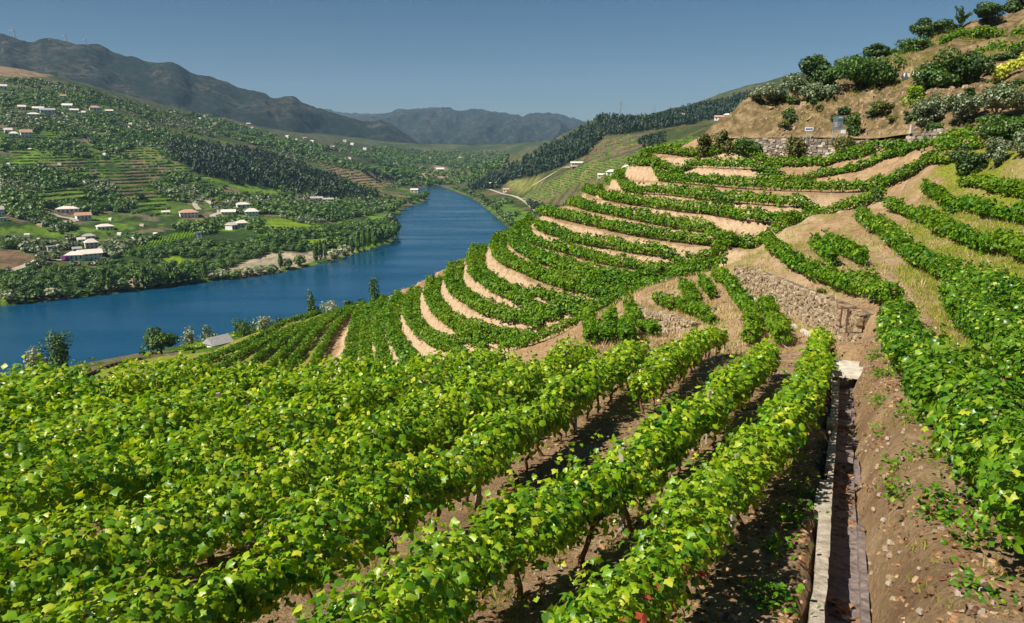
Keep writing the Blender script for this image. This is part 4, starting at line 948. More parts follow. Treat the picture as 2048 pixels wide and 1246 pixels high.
# ------------------------------------------------------------------ drain
def gsm(x, y): return near_tps(np.atleast_1d(x), np.atleast_1d(y))
chz = gsm(CH[:, 0], CH[:, 1]); CL = np.concatenate([[0], np.cumsum(np.linalg.norm(np.diff(CH, axis=0), axis=1))])
ct = np.stack([np.gradient(CH[:, 0]), np.gradient(CH[:, 1])], 1); ct /= np.linalg.norm(ct, axis=1, keepdims=True); cn = np.stack([ct[:, 1], -ct[:, 0]], 1)   # to the right
def chp(s, off, dz):
    x = np.interp(s, CL, CH[:, 0]) + np.interp(s, CL, cn[:, 0]) * off; y = np.interp(s, CL, CH[:, 1]) + np.interp(s, CL, cn[:, 1]) * off
    return np.array([x, y, np.interp(s, CL, chz) + dz])
dloc = chp(1.0, 0, 0)
drain = root('drain_channel', dloc, 'narrow concrete drain with pale kerb running up to the stone wall', 'drain')
def chpiece(name, s0, s1, o0, o1, z0, z1, mat, rng, nseg=4, jit=0.012):
    V = []; ss = np.linspace(s0, s1, nseg + 1)
    for s in ss:
        j = rng.normal(0, jit, 3)
        for o, z in ((o0, z0), (o1, z0), (o1, z1), (o0, z1)): V.append(chp(s, o + j[0] * (o != 0), z + (j[1] if z == z1 else 0)) - dloc)
    Q = [[i * 4 + k, i * 4 + (k + 1) % 4, (i + 1) * 4 + (k + 1) % 4, (i + 1) * 4 + k] for i in range(nseg) for k in range(4)] + [[3, 2, 1, 0], [nseg * 4, nseg * 4 + 1, nseg * 4 + 2, nseg * 4 + 3]]
    return link(name, raw_mesh(name, V, np.array(Q), M[mat]), drain)
rng = np.random.default_rng(5)
s = 0.3
while s < CL[-1] - 0.5:
    w = rng.uniform(1.0, 1.7); chpiece('bed_slab', s, min(s + w - 0.015, CL[-1]), -0.18, 0.18, -0.75, -0.34 + rng.normal(0, 0.008), 'bed', rng); s += w
s = 0.3
while s < CL[-1] - 1.5:
    w = rng.uniform(0.5, 1.5) * (1 if s < 9 else 0.7)
    if not (9.2 < s < 10.2 or rng.random() < (0.0 if s < 6 else 0.25)):
        ko = rng.normal(0, 0.015) + 0.03 * math.sin(s)
        chpiece('kerb_stone', s, s + w - 0.03, -0.335 + ko, -0.172, -0.4, 0.055 + rng.normal(0, 0.015), 'concrete', rng, 5, 0.006)
    s += w
s = 0.3
while s < CL[-1] - 1.0:
    w = rng.uniform(0.8, 1.8)
    chpiece('left_wall_slab', s, s + w - 0.012, -0.25, -0.168, -0.6, -0.02, 'concrete', rng, 4, 0.004)
    if rng.random() < 0.85: chpiece('right_wall_slab', s, s + w - 0.02, 0.168, 0.25, -0.6, -0.24 + rng.normal(0, 0.05), 'bed', rng, 4, 0.006)
    s += w
# culvert slab at the far end
cs = CL[-1] - 1.6
cloc = chp(cs, 0, 0); ca_ = math.atan2(np.interp(cs, CL, ct[:, 1]), np.interp(cs, CL, ct[:, 0])) - math.pi / 2
cul = root('culvert', cloc, 'pale stone slab bridging the drain near the retaining wall', 'culvert', rz=ca_)
for nm, c_, d_, mt in (('slab', (0, 0.1, 0.20), (1.15, 1.0, 0.14), 'slab'), ('side_block', (-0.45, 0.1, -0.15), (0.22, 0.95, 0.55), 'slab'), ('side_block', (0.45, 0.1, -0.15), (0.22, 0.95, 0.55), 'concrete'), ('capstone', (-0.08, 0.75, 0.27), (0.95, 0.35, 0.13), 'slab')):
    mb = MB(); mb.box(c_, d_, 0, 0.95); mb.v[0] = mb.v[0] + np.random.default_rng(3).normal(0, 0.012, (8, 3)); mb.build(nm, M[mt], cul)
# white kerb stones along the foot of the retaining wall
kroot = root('stone_kerb', P(1492, 577, 52), 'broken line of pale kerb stones along the foot of the tall retaining wall', 'kerb')
wk = resample([P(a, b, d) for a, b, d in [(1492, 577, 52), (1530, 600, 48), (1570, 626, 43.5), (1600, 645, 40.5), (1632, 662, 38)]], 0.9)
for i, p in enumerate(wk):
    if i % 5 == 3: continue
    mb = MB(); mb.box((0, 0, 0.04), (0.8, 0.26, 0.22), 0, 0.92); mb.v[0] = mb.v[0] + np.random.default_rng(i).normal(0, 0.02, (8, 3))
    j = min(i + 1, len(wk) - 1); a = math.atan2(wk[j, 1] - wk[j - 1, 1], wk[j, 0] - wk[j - 1, 0])
    kq = np.array(kroot.location); o = mb.build('kerb_stone', M['slab'], kroot, (p[0] - kq[0], p[1] - kq[1], gz(p[0], p[1]) - kq[2])); o.rotation_euler[2] = a + 0.1 * math.sin(i * 3)
# rusty sluice frame on the wall
p = P(1690, 660, 35.9)
sl = root('sluice_frame', p, 'rusty sluice frame hanging on the retaining wall over a dark slot', 'sluice')
mb = MB(); mb.box((-0.35, -0.2, 0.75), (0.07, 0.07, 1.0), 0); mb.build('frame_bar', M['rust'], sl)
mb = MB(); mb.box((0, -0.2, 1.15), (0.7, 0.08, 0.08), 0); mb.build('cross_bar', M['rust'], sl)
mb = MB(); mb.box((0.05, -0.17, 0.5), (0.22, 0.06, 1.1), 0); mb.build('gate_slot', M['door'], sl)

# ------------------------------------------------------------------ trees and shrubs on the near hill
def crown_arrays(rng, rx, rz, cz, n, leaf, lobes=9, flat=0.8, shape=SH_QUAD, squash=1.0, power=1.0):
    lc = rng.normal(0, 1, (lobes, 3)); lc /= np.linalg.norm(lc, axis=1, keepdims=True); lc *= (rng.uniform(0.25, 0.75, (lobes, 1)))
    lc = np.vstack([lc, [[0, 0, 0]]]); lr = rng.uniform(0.24, 0.50, lobes + 1)
    k = rng.integers(0, lobes + 1, n)
    v = rng.normal(0, 1, (n, 3)); v /= np.linalg.norm(v, axis=1, keepdims=True)
    rr = lr[k] * rng.uniform(0.55, 1.0, n) ** 0.5 * (0.85 + 0.35 * vnoise(v[:, 0] * 4 + k, v[:, 2] * 4, 3))
    q = lc[k] + v * rr[:, None]
    c = q * np.array([rx, rx * squash, rz]) + np.array([0, 0, cz])
    nrm = v + np.array([0, 0, 0.3]) + rng.normal(0, 0.5, (n, 3))
    return leaf_arrays(c, nrm, leaf * rng.uniform(0.7, 1.35, n), shape, rng)
def tree(px, py, wpx, hpx, D, mat, label, cat='tree', name='tree', n=1500, leaf=0.2, trunk_frac=0.25, ground=near_ground, group=None, seed=0, lobes=10, lean=0.0, rust=None, shrub=False):
    rng = np.random.default_rng(4000 + seed)
    p = P(px, py, D); x, y = p[0], p[1]; z = float(ground(np.array([x]), np.array([y]))[0])
    topz = P(px, py - hpx, D)[2]; h = max(topz - z, hpx * D / FPX * 0.7); w = wpx * D / FPX
    rt = root(name, (x, y, z - 0.05), label, cat, group, rz=rng.uniform(0, 6.28))
    tf = 0.02 if shrub else trunk_frac
    cz = h * (tf + (1 - tf) * 0.5); rz_ = h * (1 - tf) * 0.62
    V, F_ = crown_arrays(rng, w * 0.62, rz_, cz, n, leaf, lobes)
    if shrub: V[:, 2] = np.maximum(V[:, 2], -0.1)
    V = V.copy(); V[:, 0] += lean * V[:, 2]
    tag(link('crown', raw_mesh('crown', V, F_, M[mat]), rt), kind='stuff')
    mb = MB(); r0 = max(0.06, 0.045 * h if not shrub else 0.03 * h)
    wob = np.cumsum(rng.normal(0, 0.03 * h, (5, 2)), 0); wob[0] = 0
    zs = np.linspace(-0.2, cz * 0.95, 5); mb.tube([(wob[i, 0] + lean * zs[i], wob[i, 1], zs[i]) for i in range(5)], np.linspace(r0, r0 * 0.5, 5), 7)
    for b_ in range(5):
        a = b_ * 1.3 + rng.uniform(0, 0.8); z0 = cz * rng.uniform(0.35, 0.8); L_ = w * rng.uniform(0.25, 0.42)
        x0 = np.interp(z0, zs, wob[:, 0]) + lean * z0; y0 = np.interp(z0, zs, wob[:, 1])
        mb.tube([(x0, y0, z0), (x0 + L_ * 0.5 * math.cos(a), y0 + L_ * 0.5 * math.sin(a), z0 + L_ * 0.45), (x0 + L_ * math.cos(a), y0 + L_ * math.sin(a), z0 + L_ * 0.7)], [r0 * 0.5, r0 * 0.33, r0 * 0.15], 5)
    mb.build('trunk' if not shrub else 'stem', M['bark2'], rt, sm=True)
    return rt
T_ = [
 (1637, 200, 72, 94, 117, 'dark_leaf', 'tall dark evergreen tree on the crest above the cut slope', 2600, 0.26, 0.05),
 (1748, 130, 52, 42, 128, 'dark_leaf', 'round dark tree standing alone on the skyline', 1400, 0.22, 0.3),
 (1855, 100, 58, 54, 138, 'dark_leaf', 'dark bushy skyline tree left of the spiky tree', 1500, 0.24, 0.15),
 (1893, 75, 36, 34, 140, 'dark_leaf', 'small dark skyline tree touching the spiky tree', 900, 0.22, 0.15),
 (1978, 52, 60, 46, 139, 'dark_leaf', 'dark skyline tree right of the spiky tree', 1500, 0.24, 0.25),
 (2030, 34, 66, 52, 142, 'dark_leaf', 'dark skyline tree in the top right corner', 1600, 0.25, 0.15),
 (1875, 185, 90, 78, 100, 'green_leaf', 'big dark green tree in the middle of the right hillside', 2800, 0.22, 0.08),
 (1940, 172, 62, 62, 99, 'dark_leaf', 'dark tree left of the yellow vine pergola', 1800, 0.22, 0.08),
 (1548, 218, 60, 54, 116, 'olive_leaf', 'olive tree leaning at the left edge of the cut slope', 1500, 0.19, 0.3),
 (1588, 200, 42, 50, 118, 'olive_leaf', 'olive tree behind the leaning edge olive', 1200, 0.19, 0.25),
 (1643, 217, 54, 52, 111.5, 'olive_leaf', 'rounded olive tree above the big road sign', 1700, 0.18, 0.25),
 (1612, 208, 34, 34, 114, 'olive_leaf', 'low olive tree between two larger ones on the crest', 900, 0.18, 0.2),
 (1860, 243, 58, 54, 92, 'olive_leaf', 'silvery olive tree low on the slope, leftmost of the right group', 1900, 0.16, 0.2),
 (1923, 243, 56, 66, 86, 'olive_leaf', 'silvery olive tree on thin trunks, middle of the right group', 1900, 0.16, 0.28),
 (2000, 243, 92, 84, 81, 'olive_leaf', 'broad silvery olive tree at the right edge', 2900, 0.16, 0.2),
 (1508, 226, 24, 28, 116, 'olive_leaf', 'small olive on the far left tip of the cut slope', 600, 0.18, 0.2),
 (1992, 318, 40, 48, 63, 'olive_leaf', 'small grey olive in front of the dense green tree', 1300, 0.12, 0.2),
 (2042, 308, 36, 46, 61, 'olive_leaf', 'young grey olive at the right edge beside the dense green tree', 1200, 0.12, 0.2),
 (2015, 318, 104, 88, 66, 'green_leaf', 'dense rounded green tree at the right edge above the bare mound', 4200, 0.15, 0.04),
]
for i, (px, py, w, h, D, mt, lb, n, lf, tf) in enumerate(T_): tree(px, py, w, h, D, mt, lb, n=int(n * 1.8), leaf=lf * 0.78, trunk_frac=tf, seed=i, lobes=14)
S_ = [
 (1718, 216, 118, 84, 112, 'green_leaf', 'huge rounded dark green bush over the road sign', 4200, 0.22),
 (1822, 126, 66, 42, 132, 'green_leaf', 'broad green bush on the skyline beside the lone round tree', 1500, 0.22),
 (1700, 138, 60, 26, 126, 'green_leaf', 'low green bush sloping down left of the lone round tree', 1000, 0.22),
 (1785, 128, 30, 22, 129, 'green_leaf', 'small green bush between the lone tree and the broad bush', 600, 0.2),
 (1937, 352, 62, 54, 66, 'dark_leaf', 'dark olive-green bush at the end of the upper right vine row', 2300, 0.13),
 (1410, 296, 36, 28, 109, 'rust_leaf', 'rusty green shrub in front of the road wall, leftmost of three', 900, 0.18),
 (1448, 298, 46, 34, 107, 'rust_leaf', 'rusty green shrub in front of the road wall, middle of three', 1200, 0.18),
 (1495, 302, 54, 30, 105, 'green_leaf', 'rusty green shrub in front of the road wall, rightmost of three', 1300, 0.18),
 (1695, 312, 66, 36, 95.5, 'rust_leaf', 'dark ivy-like shrub draped over the road wall', 1700, 0.17),
 (1590, 292, 38, 24, 102, 'rust_leaf', 'brownish creeper hanging from the top of the road wall', 800, 0.17),
 (1705, 250, 26, 22, 101, 'green_leaf', 'small green bush right of the big road sign', 500, 0.16),
 (1770, 222, 34, 22, 101, 'rust_leaf', 'small yellowish bush in the middle of the cut slope', 600, 0.17),
 (1830, 196, 38, 24, 97, 'vine', 'bright yellow-green bush beside the leftmost silvery olive', 700, 0.15),
 (1870, 258, 30, 14, 86, 'green_leaf', 'low grass-green bush beneath the silvery olives', 500, 0.14),
 (1998, 132, 46, 22, 105, 'dark_leaf', 'dark flat bush against the upper terrace wall', 800, 0.18),
 (1640, 604, 16, 18, 42.2, 'rust_leaf', 'small grey tuft growing out of the tall retaining wall', 300, 0.09),
 (1755, 385, 26, 14, 72, 'green_leaf', 'small shrub at the foot of the right slope near the vine ends', 400, 0.13),
]
for i, (px, py, w, h, D, mt, lb, n, lf) in enumerate(S_): tree(px, py, w, h, D, mt, lb, 'shrub', 'shrub', int(n * 1.6), lf * 0.82, seed=60 + i, shrub=True, lobes=15)
rs = np.random.default_rng(77)
for k in range(64):
    px_, py_ = rs.uniform(1560, 2040), rs.uniform(95, 262)
    if py_ < 300 - (px_ - 1500) * 0.45 + 12 and py_ < 200: continue
    p_ = hitn(px_, py_, 78)
    if p_[1] > 150 or p_[2] < EYE + 1.2: continue
    tree(px_, py_, rs.uniform(14, 34), rs.uniform(9, 18), p_[1], rs.choice(['rust_leaf', 'green_leaf', 'dark_leaf']), 'small scrubby bush on the brown hillside above the road', 'shrub', 'scrub_bush', 420, 0.13, seed=500 + k, shrub=True, group='scrub on the hillside above the road')
# spiky tree on the skyline
p = P(1921, 64, 140); rng = np.random.default_rng(11); z = gz(p[0], p[1])
st = root('spiky_tree', (p[0], p[1], z), 'spiky blue-green tree with upswept branches on the skyline', 'tree')
mb = MB(); mb.tube([(0, 0, -0.2), (0, 0, 2.5)], [0.16, 0.06], 6); arr = []
for k in range(15):
    a = rng.uniform(0, 6.28); t0 = rng.uniform(0.3, 2.2); L_ = rng.uniform(1.3, 2.3); el = rng.uniform(0.7, 1.35)
    d = np.array([math.cos(a) * math.cos(el), math.sin(a) * math.cos(el), math.sin(el)]); s0 = np.array([0, 0, t0])
    mb.tube([s0, s0 + d * L_], [0.05, 0.012], 4)
    tt = rng.uniform(0.1, 1.05, 110); c = s0 + d * L_ * tt[:, None] + rng.normal(0, 0.11, (110, 3)); arr.append(leaf_arrays(c, rng.normal(0, 1, (110, 3)), np.full(110, 0.11), SH_QUAD, rng))
V, Fs = join_arrays(arr); tag(link('crown', raw_mesh('crown', V, Fs, M['dark_leaf']), st), kind='stuff'); mb.build('trunk', M['bark2'], st)
# high vine rows and the yellow pergola
vine_row([P(*q) for q in [(1878, 96, 124), (1930, 86, 123), (1990, 74, 122), (2048, 60, 121), (2100, 48, 120)]], 'upper vine row high on the right hillside below the skyline trees', 'vine rows high on the right hillside', h=1.8, w=2.4, clear=0.2, seed=401)
vine_row([P(*q) for q in [(1925, 106, 117), (1970, 105, 115), (2048, 103, 112), (2110, 102, 109)]], 'lower vine row high on the right hillside along the terrace wall', 'vine rows high on the right hillside', h=2.0, w=2.4, clear=0.2, seed=402)
vine_row([P(*q) for q in [(1985, 166, 98), (2020, 165, 97), (2060, 164, 96), (2100, 163, 95)]], 'bright yellow vine pergola above the silvery olives', 'vine rows high on the right hillside', h=2.0, w=2.2, clear=0.6, mat='vine_yellow', seed=403, dens=1.3, name='vine_pergola')

# ------------------------------------------------------------------ road signs
def sign(px, py_top, py_bot, wpx, D, foot_py, label, build, name='road_sign'):
    p = P(px, foot_py, D); rt = root(name, p, label, 'road sign')
    w = wpx * D / FPX; z1 = P(px, py_top, D)[2] - p[2]; z0 = P(px, py_bot, D)[2] - p[2]
    build(rt, w, z0, z1); return rt
def big_sign(rt, w, z0, z1):
    for sx in (-0.42, 0.32):
        mb = MB(); mb.tube([(sx * w, 0.06, -0.4), (sx * w, 0.06, z1 - 0.05)], [0.05, 0.05], 8); mb.build('post', M['steel'], rt)
    mb = MB(); mb.box((0, 0, (z0 + z1) / 2), (w, 0.05, z1 - z0)); pn = mb.build('panel', M['signgrey'], rt)
    mb = MB(); mb.box((w * 0.22, -0.035, z0 + (z1 - z0) * 0.71), (w * 0.46, 0.012, (z1 - z0) * 0.17)); mb.build('green_field', M['signgreen'], pn)
    for k, (x, zf, ww) in enumerate(((0.22, 0.88, 0.42), (-0.20, 0.52, 0.32), (-0.22, 0.44, 0.28), (-0.18, 0.36, 0.36), (-0.2, 0.26, 0.3))):
        mb = MB(); mb.box((w * x, -0.034, z0 + (z1 - z0) * zf), (w * ww, 0.01, (z1 - z0) * 0.028)); mb.build('text_line', M['signwhite'], pn)
    mb = MB(); mb.box((w * 0.32, -0.034, z0 + (z1 - z0) * 0.38), (w * 0.06, 0.01, (z1 - z0) * 0.30)); mb.box((w * 0.22, -0.036, z0 + (z1 - z0) * 0.22), (w * 0.26, 0.01, (z1 - z0) * 0.04)); mb.build('route_arrow', M['door'], pn)
def arrow_sign(rt, w, z0, z1):
    for sx in (-0.25, 0.25):
        mb = MB(); mb.tube([(sx * w, 0.05, -0.4), (sx * w, 0.05, z1)], [0.04, 0.04], 8); mb.build('post', M['steel'], rt)
    h = z1 - z0; c = (z0 + z1) / 2
    pl = np.array([(-w / 2, z0), (w * 0.36, z0), (w / 2, c), (w * 0.36, z1), (-w / 2, z1)])
    V = np.vstack([np.column_stack([pl[:, 0], np.full(5, -0.02), pl[:, 1]]), np.column_stack([pl[:, 0], np.full(5, 0.02), pl[:, 1]])])
    F4 = np.array([[i, (i + 1) % 5, 5 + (i + 1) % 5, 5 + i] for i in range(5)]); F5 = np.array([[4, 3, 2, 1, 0], [5, 6, 7, 8, 9]])
    pn = link('panel', raw_mesh('panel', V, [F4, F5], M['signwhite']), rt)
    for x, ww in ((-0.30, 0.18), (-0.12, 0.12), (0.06, 0.16)):
        mb = MB(); mb.box((w * x, -0.03, c), (w * ww, 0.012, h * 0.34)); mb.build('lettering', M['signblue'], pn)
    tri = np.array([(w * 0.20, -0.03, c - h * 0.3), (w * 0.42, -0.03, c), (w * 0.20, -0.03, c + h * 0.3)]); link('arrow_mark', raw_mesh('arrow_mark', tri, np.array([[0, 1, 2]]), M['signblue']), pn)
def plain_sign(rt, w, z0, z1):
    for sx in (-0.35, 0.35):
        mb = MB(); mb.tube([(sx * w, 0.05, -0.3), (sx * w, 0.05, z1)], [0.03, 0.03], 8); mb.build('post', M['steel'], rt)
    mb = MB(); mb.box((0, 0, (z0 + z1) / 2), (w, 0.04, z1 - z0)); mb.build('panel', M['signwhite'], rt)
sign(1673, 232, 260, 19, 99.2, 278, 'large grey direction board with a green field on two posts', big_sign)
sign(1617, 254, 262, 17, 101.2, 277, 'white arrow-shaped direction sign pointing right beside the wall', arrow_sign)
sign(1685, 259.5, 267, 9.5, 98.9, 277, 'small plain white sign at the foot of the large grey board', plain_sign)
mb = MB(); mb.box((0, 0, 0.45), (0.35, 0.35, 1.0), 0.2, 0.85); o = mb.build('marker_stone', M['greywall'], None, P(1822, 266, 88.6)); tag(o, 'small grey marker post where the stone parapet begins', 'marker post')
# whitish heap half hidden in the hillside bushes
for i, (px, py, w, lb) in enumerate(((1808, 158, 16, 'low bluish-white heap among the hillside bushes'), (1831, 158, 14, 'taller white heap beside the low bluish one among bushes'))):
    D = 112; p = hitn(px, py, 80); D = p[1]; ww = w * D / FPX; rng = np.random.default_rng(i)
    V, F_ = [], []
    mb = MB()
    for k in range(7): mb.box((rng.uniform(-ww / 2, ww / 2), rng.uniform(-0.3, 0.3), rng.uniform(0.15, 0.55 + 0.3 * i)), (rng.uniform(0.3, 0.6), 0.4, rng.uniform(0.25, 0.5)), rng.uniform(0, 3), 0.7)
    tag(mb.build('white_heap', M['signwhite' if i else 'white'], None, p), lb, 'heap')

# ------------------------------------------------------------------ ground cover of the near hill
def scatter(n, fx, fy, rng): return fx(rng, n), fy(rng, n)
rng = np.random.default_rng(21)
def litter(n, xs_, ys_, size):
    z = near_ground(xs_, ys_) + 0.012
    return leaf_arrays(np.stack([xs_, ys_, z], 1), np.array([[0, 0, 1]]) + rng.normal(0, 0.35, (n, 3)), size * rng.uniform(0.6, 1.3, n), SH_FOLD, rng)
parts = []
n = 5200; yy = 5 + 24 * rng.random(n) ** 1.3; side = rng.normal(0, 1, n); xi = np.interp(yy, CH[:, 1], CH[:, 0])
off = np.where(rng.random(n) < 0.62, rng.uniform(0.45, 2.3, n), rng.uniform(-1.6, -0.45, n)); xx = xi + off
k = fbm(xx * 0.9, yy * 0.9, 77) > 0.50; parts.append(litter(k.sum(), xx[k], yy[k], 0.036))
n = 5000; xx = rng.uniform(-3, 9, n); yy = rng.uniform(5, 26, n); k = fbm(xx * 0.7, yy * 0.7, 78) > 0.52; parts.append(litter(k.sum(), xx[k], yy[k], 0.036))
n = 500; ss = rng.uniform(0.4, CL[-1] - 1, n); k = vnoise(ss * 0.8, ss * 0, 3) > 0.55; ss = ss[k]
q = np.array([chp(a, rng.uniform(-0.15, 0.15), -0.325) for a in ss]); parts.append(leaf_arrays(q, np.array([[0, 0, 1]]) + rng.normal(0, 0.4, q.shape), 0.05 * rng.uniform(0.7, 1.3, len(q)), SH_FOLD, rng))
n = 2500; xx = rng.uniform(10, 24, n); yy = rng.uniform(18, 40, n); k = fbm(xx * 0.5, yy * 0.5, 79) > 0.56; parts.append(litter(k.sum(), xx[k], yy[k], 0.07))
V, Fs = join_arrays(parts); o = link('fallen_leaves', raw_mesh('fallen_leaves', V, Fs, M['litter'])); tag(o, 'brown fallen vine leaves on the ground along the drain', 'fallen leaves', kind='stuff')
# grass: blades in tufts
def tufts(n, xs_, ys_, hgt, blades, spread):
    z = near_ground(xs_, ys_)
    c = np.repeat(np.stack([xs_, ys_, z], 1), blades, 0) + np.column_stack([rng.normal(0, spread, n * blades), rng.normal(0, spread, n * blades), np.zeros(n * blades)])
    m_ = len(c); tilt = rng.normal(0, 0.45, (m_, 2)); up = np.column_stack([tilt, np.ones(m_)]); up /= np.linalg.norm(up, axis=1, keepdims=True)
    a = np.cross(up, rng.normal(0, 1, (m_, 3))); a /= np.linalg.norm(a, axis=1, keepdims=True) + 1e-9
    return leaf_arrays(c, None, hgt * rng.uniform(0.5, 1.3, m_), SH_BLADE, rng, (a, np.cross(up, a), up))
parts = []
n = 16000; yy = 12 + 56 * rng.random(n); xx = np.interp(yy, [5, 10, 20, 30, 40, 55, 70], [6.5, 8, 12, 17.5, 21, 28, 39]) + rng.random(n) ** 1.2 * (6 + 0.38 * yy)
k = fbm(xx * 0.35, yy * 0.35, 31) > 0.43; parts.append(tufts(k.sum(), xx[k], yy[k], 0.23, 6, 0.14))
n = 1800; xx = rng.uniform(-2, 6.5, n); yy = rng.uniform(5.5, 25, n); k = (fbm(xx * 0.6, yy * 0.6, 34) > 0.55) & (np.abs(xx - np.interp(yy, CH[:, 1], CH[:, 0])) > 0.6); parts.append(tufts(k.sum(), xx[k], yy[k], 0.09, 16, 0.06))
n = 1500; yy = rng.uniform(5, 26, n); xx = np.interp(yy, CH[:, 1], CH[:, 0]) + rng.uniform(0.5, 3.0, n); k = fbm(xx * 0.8, yy * 0.8, 36) > 0.55; parts.append(tufts(k.sum(), xx[k], yy[k], 0.06, 16, 0.05))
n = 5000; xx = rng.uniform(8, 40, n); yy = rng.uniform(38, 68, n); k = fbm(xx * 0.4, yy * 0.4, 37) > 0.5; parts.append(tufts(k.sum(), xx[k], yy[k], 0.28, 6, 0.2))
n = 6000; xx = rng.uniform(36, 95, n); yy = rng.uniform(88, 140, n); z = near_ground(xx, yy); k = (z > EYE + 2.0) & (fbm(xx * 0.2, yy * 0.2, 38) > 0.47); parts.append(tufts(k.sum(), xx[k], yy[k], 0.55, 6, 0.3))
V, Fs = join_arrays(parts); o = link('grass', raw_mesh('grass', V, Fs, M['grass'])); tag(o, 'yellow-green grass tufts on the right slope and along the rows', 'grass', kind='stuff')
# straw on the earth banks and in the gully
sv = (straw_w * (Y > 34)).ravel(); pick = rng.choice(len(sv), 15000, p=sv / sv.sum()); xx = X.ravel()[pick] + rng.uniform(-0.3, 0.3, len(pick)); yy = Y.ravel()[pick] + rng.uniform(-0.3, 0.3, len(pick))
V, F_ = tufts(len(xx), xx, yy, 0.34, 5, 0.14); o = link('dry_straw', raw_mesh('dry_straw', V, F_, M['straw'])); tag(o, 'dry straw tufts on the earth banks between the vine rows', 'straw', kind='stuff')
# weeds by the drain: low leafy clumps
parts = []
for k in range(34):
    s0 = rng.uniform(1.0, CL[-1] - 1); c0 = chp(s0, rng.choice([-1, 1]) * rng.uniform(0.5, 1.1), 0); m_ = 60
    c = c0 + np.column_stack([rng.normal(0, 0.12, m_), rng.normal(0, 0.12, m_), np.abs(rng.normal(0.08, 0.08, m_))]); c[:, 2] += gz(c0[0], c0[1]) - c0[2]
    parts.append(leaf_arrays(c, np.array([[0, 0, 1]]) + rng.normal(0, 0.6, (m_, 3)), rng.uniform(0.018, 0.04, m_), SH_FOLD, rng))
V, Fs = join_arrays(parts); o = link('weeds', raw_mesh('weeds', V, Fs, M['vine_far'])); tag(o, 'small green weeds sprouting beside the drain', 'weeds', kind='stuff')
# stones lying about
mb = MB()
for k in range(900):
    y_ = 5 + 30 * rng.random() ** 1.5; x_ = np.interp(y_, CH[:, 1], CH[:, 0]) + rng.uniform(-4, 3); s_ = rng.uniform(0.012, 0.05)
    mb.box((x_, y_, 0), (s_ * 1.4, s_, s_ * 0.8), rng.uniform(0, 3), 0.7)
V = np.vstack(mb.v).reshape(-1, 8, 3); V[:, :, 2] += near_ground(V[:, 0, 0], V[:, 0, 1])[:, None] + 0.008
pass
mb2 = MB()
for k in range(4200):
    y_ = 4 + 26 * rng.random() ** 1.4; x_ = rng.uniform(-0.62 * y_ - 1, 0.62 * y_ + 1); s_ = rng.uniform(0.015, 0.06)
    mb2.box((x_, y_, 0), (s_ * 1.5, s_ * 1.1, s_ * 0.7), rng.uniform(0, 3), 0.6)
V2 = np.vstack(mb2.v).reshape(-1, 8, 3); V2[:, :, 2] += near_ground(V2[:, 0, 0], V2[:, 0, 1])[:, None] + 0.005
tag(link('soil_clods', raw_mesh('soil_clods', V2.reshape(-1, 3), np.vstack(mb2.q), M['clod'])), 'brown clods and chips of schist between the near vine rows', 'soil clods', kind='stuff')
o = link('pebbles', raw_mesh('pebbles', V.reshape(-1, 3), np.vstack(mb.q), M['pebble'])); tag(o, 'small pale pebbles strewn on the soil near the drain', 'pebbles', kind='stuff')
mb = MB(); n = 1500; xx = rng.uniform(36, 75, n); yy = rng.uniform(90, 116, n); zz = near_ground(xx, yy)
for k in range(n):
    if zz[k] < EYE + 0.6 or zz[k] > EYE + 7: continue
    s_ = rng.uniform(0.12, 0.36) * (2.0 if rng.random() < 0.12 else 1.0); mb.box((xx[k], yy[k], zz[k] - 0.1 * s_), (s_ * 1.3, s_, s_ * 0.9), rng.uniform(0, 3), 0.7); mb.v[-1] = mb.v[-1] + rng.normal(0, s_ * 0.2, (8, 3))
o = mb.build('rocks', M['rock']); tag(o, 'brown rocks poking out of the cut slope above the road', 'rocks', kind='stuff')

# ------------------------------------------------------------------ the far side: fast height lookup on the valley sheet
LY0, LY1 = math.log(yv[0]), math.log(yv[-1])
def vz(x, y):
    x = np.asarray(x, float); y = np.asarray(y, float)
    fu = np.clip((x / y - us[0]) / (us[1] - us[0]), 0, len(us) - 1.001); fv = np.clip((np.log(y) - LY0) / (LY1 - LY0) * (len(yv) - 1), 0, len(yv) - 1.001)
    i, j = np.floor(fu).astype(int), np.floor(fv).astype(int); a, b = fu - i, fv - j
    return (ZV[j, i] * (1 - a) + ZV[j, i + 1] * a) * (1 - b) + (ZV[j + 1, i] * (1 - a) + ZV[j + 1, i + 1] * a) * b
def vhit(px, py, d0=205, d1=3200): return hit_any(px, py, vz, d0, d1, 1600)
def rand_on(poly, n, rng, d0=210, d1=3000):
    """random points of the valley sheet that project into an image region, evenly over the land"""
    px = [q[0] for q in poly]; u0, u1 = (min(px) - 1024) / FPX - 0.02, (max(px) - 1024) / FPX + 0.02
    u0, u1 = u0 * 1.05 if u0 < 0 else u0 * 0.9, u1 * 1.05 if u1 > 0 else u1 * 0.9
    X_, Y_ = [], []; tot = 0
    for _ in range(60):
        m_ = 20000; u = rng.uniform(u0, u1, m_); y = np.exp(rng.uniform(math.log(d0), math.log(d1), m_)); x = u * y; z = vz(x, y)
        ppx, ppy = project(x, y, z); k = poly_in(ppx, ppy, poly) & (z > 0.9)
        X_.append(x[k]); Y_.append(y[k]); tot += k.sum()
        if tot > n: break
    X_ = np.concatenate(X_)[:n]; Y_ = np.concatenate(Y_)[:n]
    return X_, Y_, vz(X_, Y_)

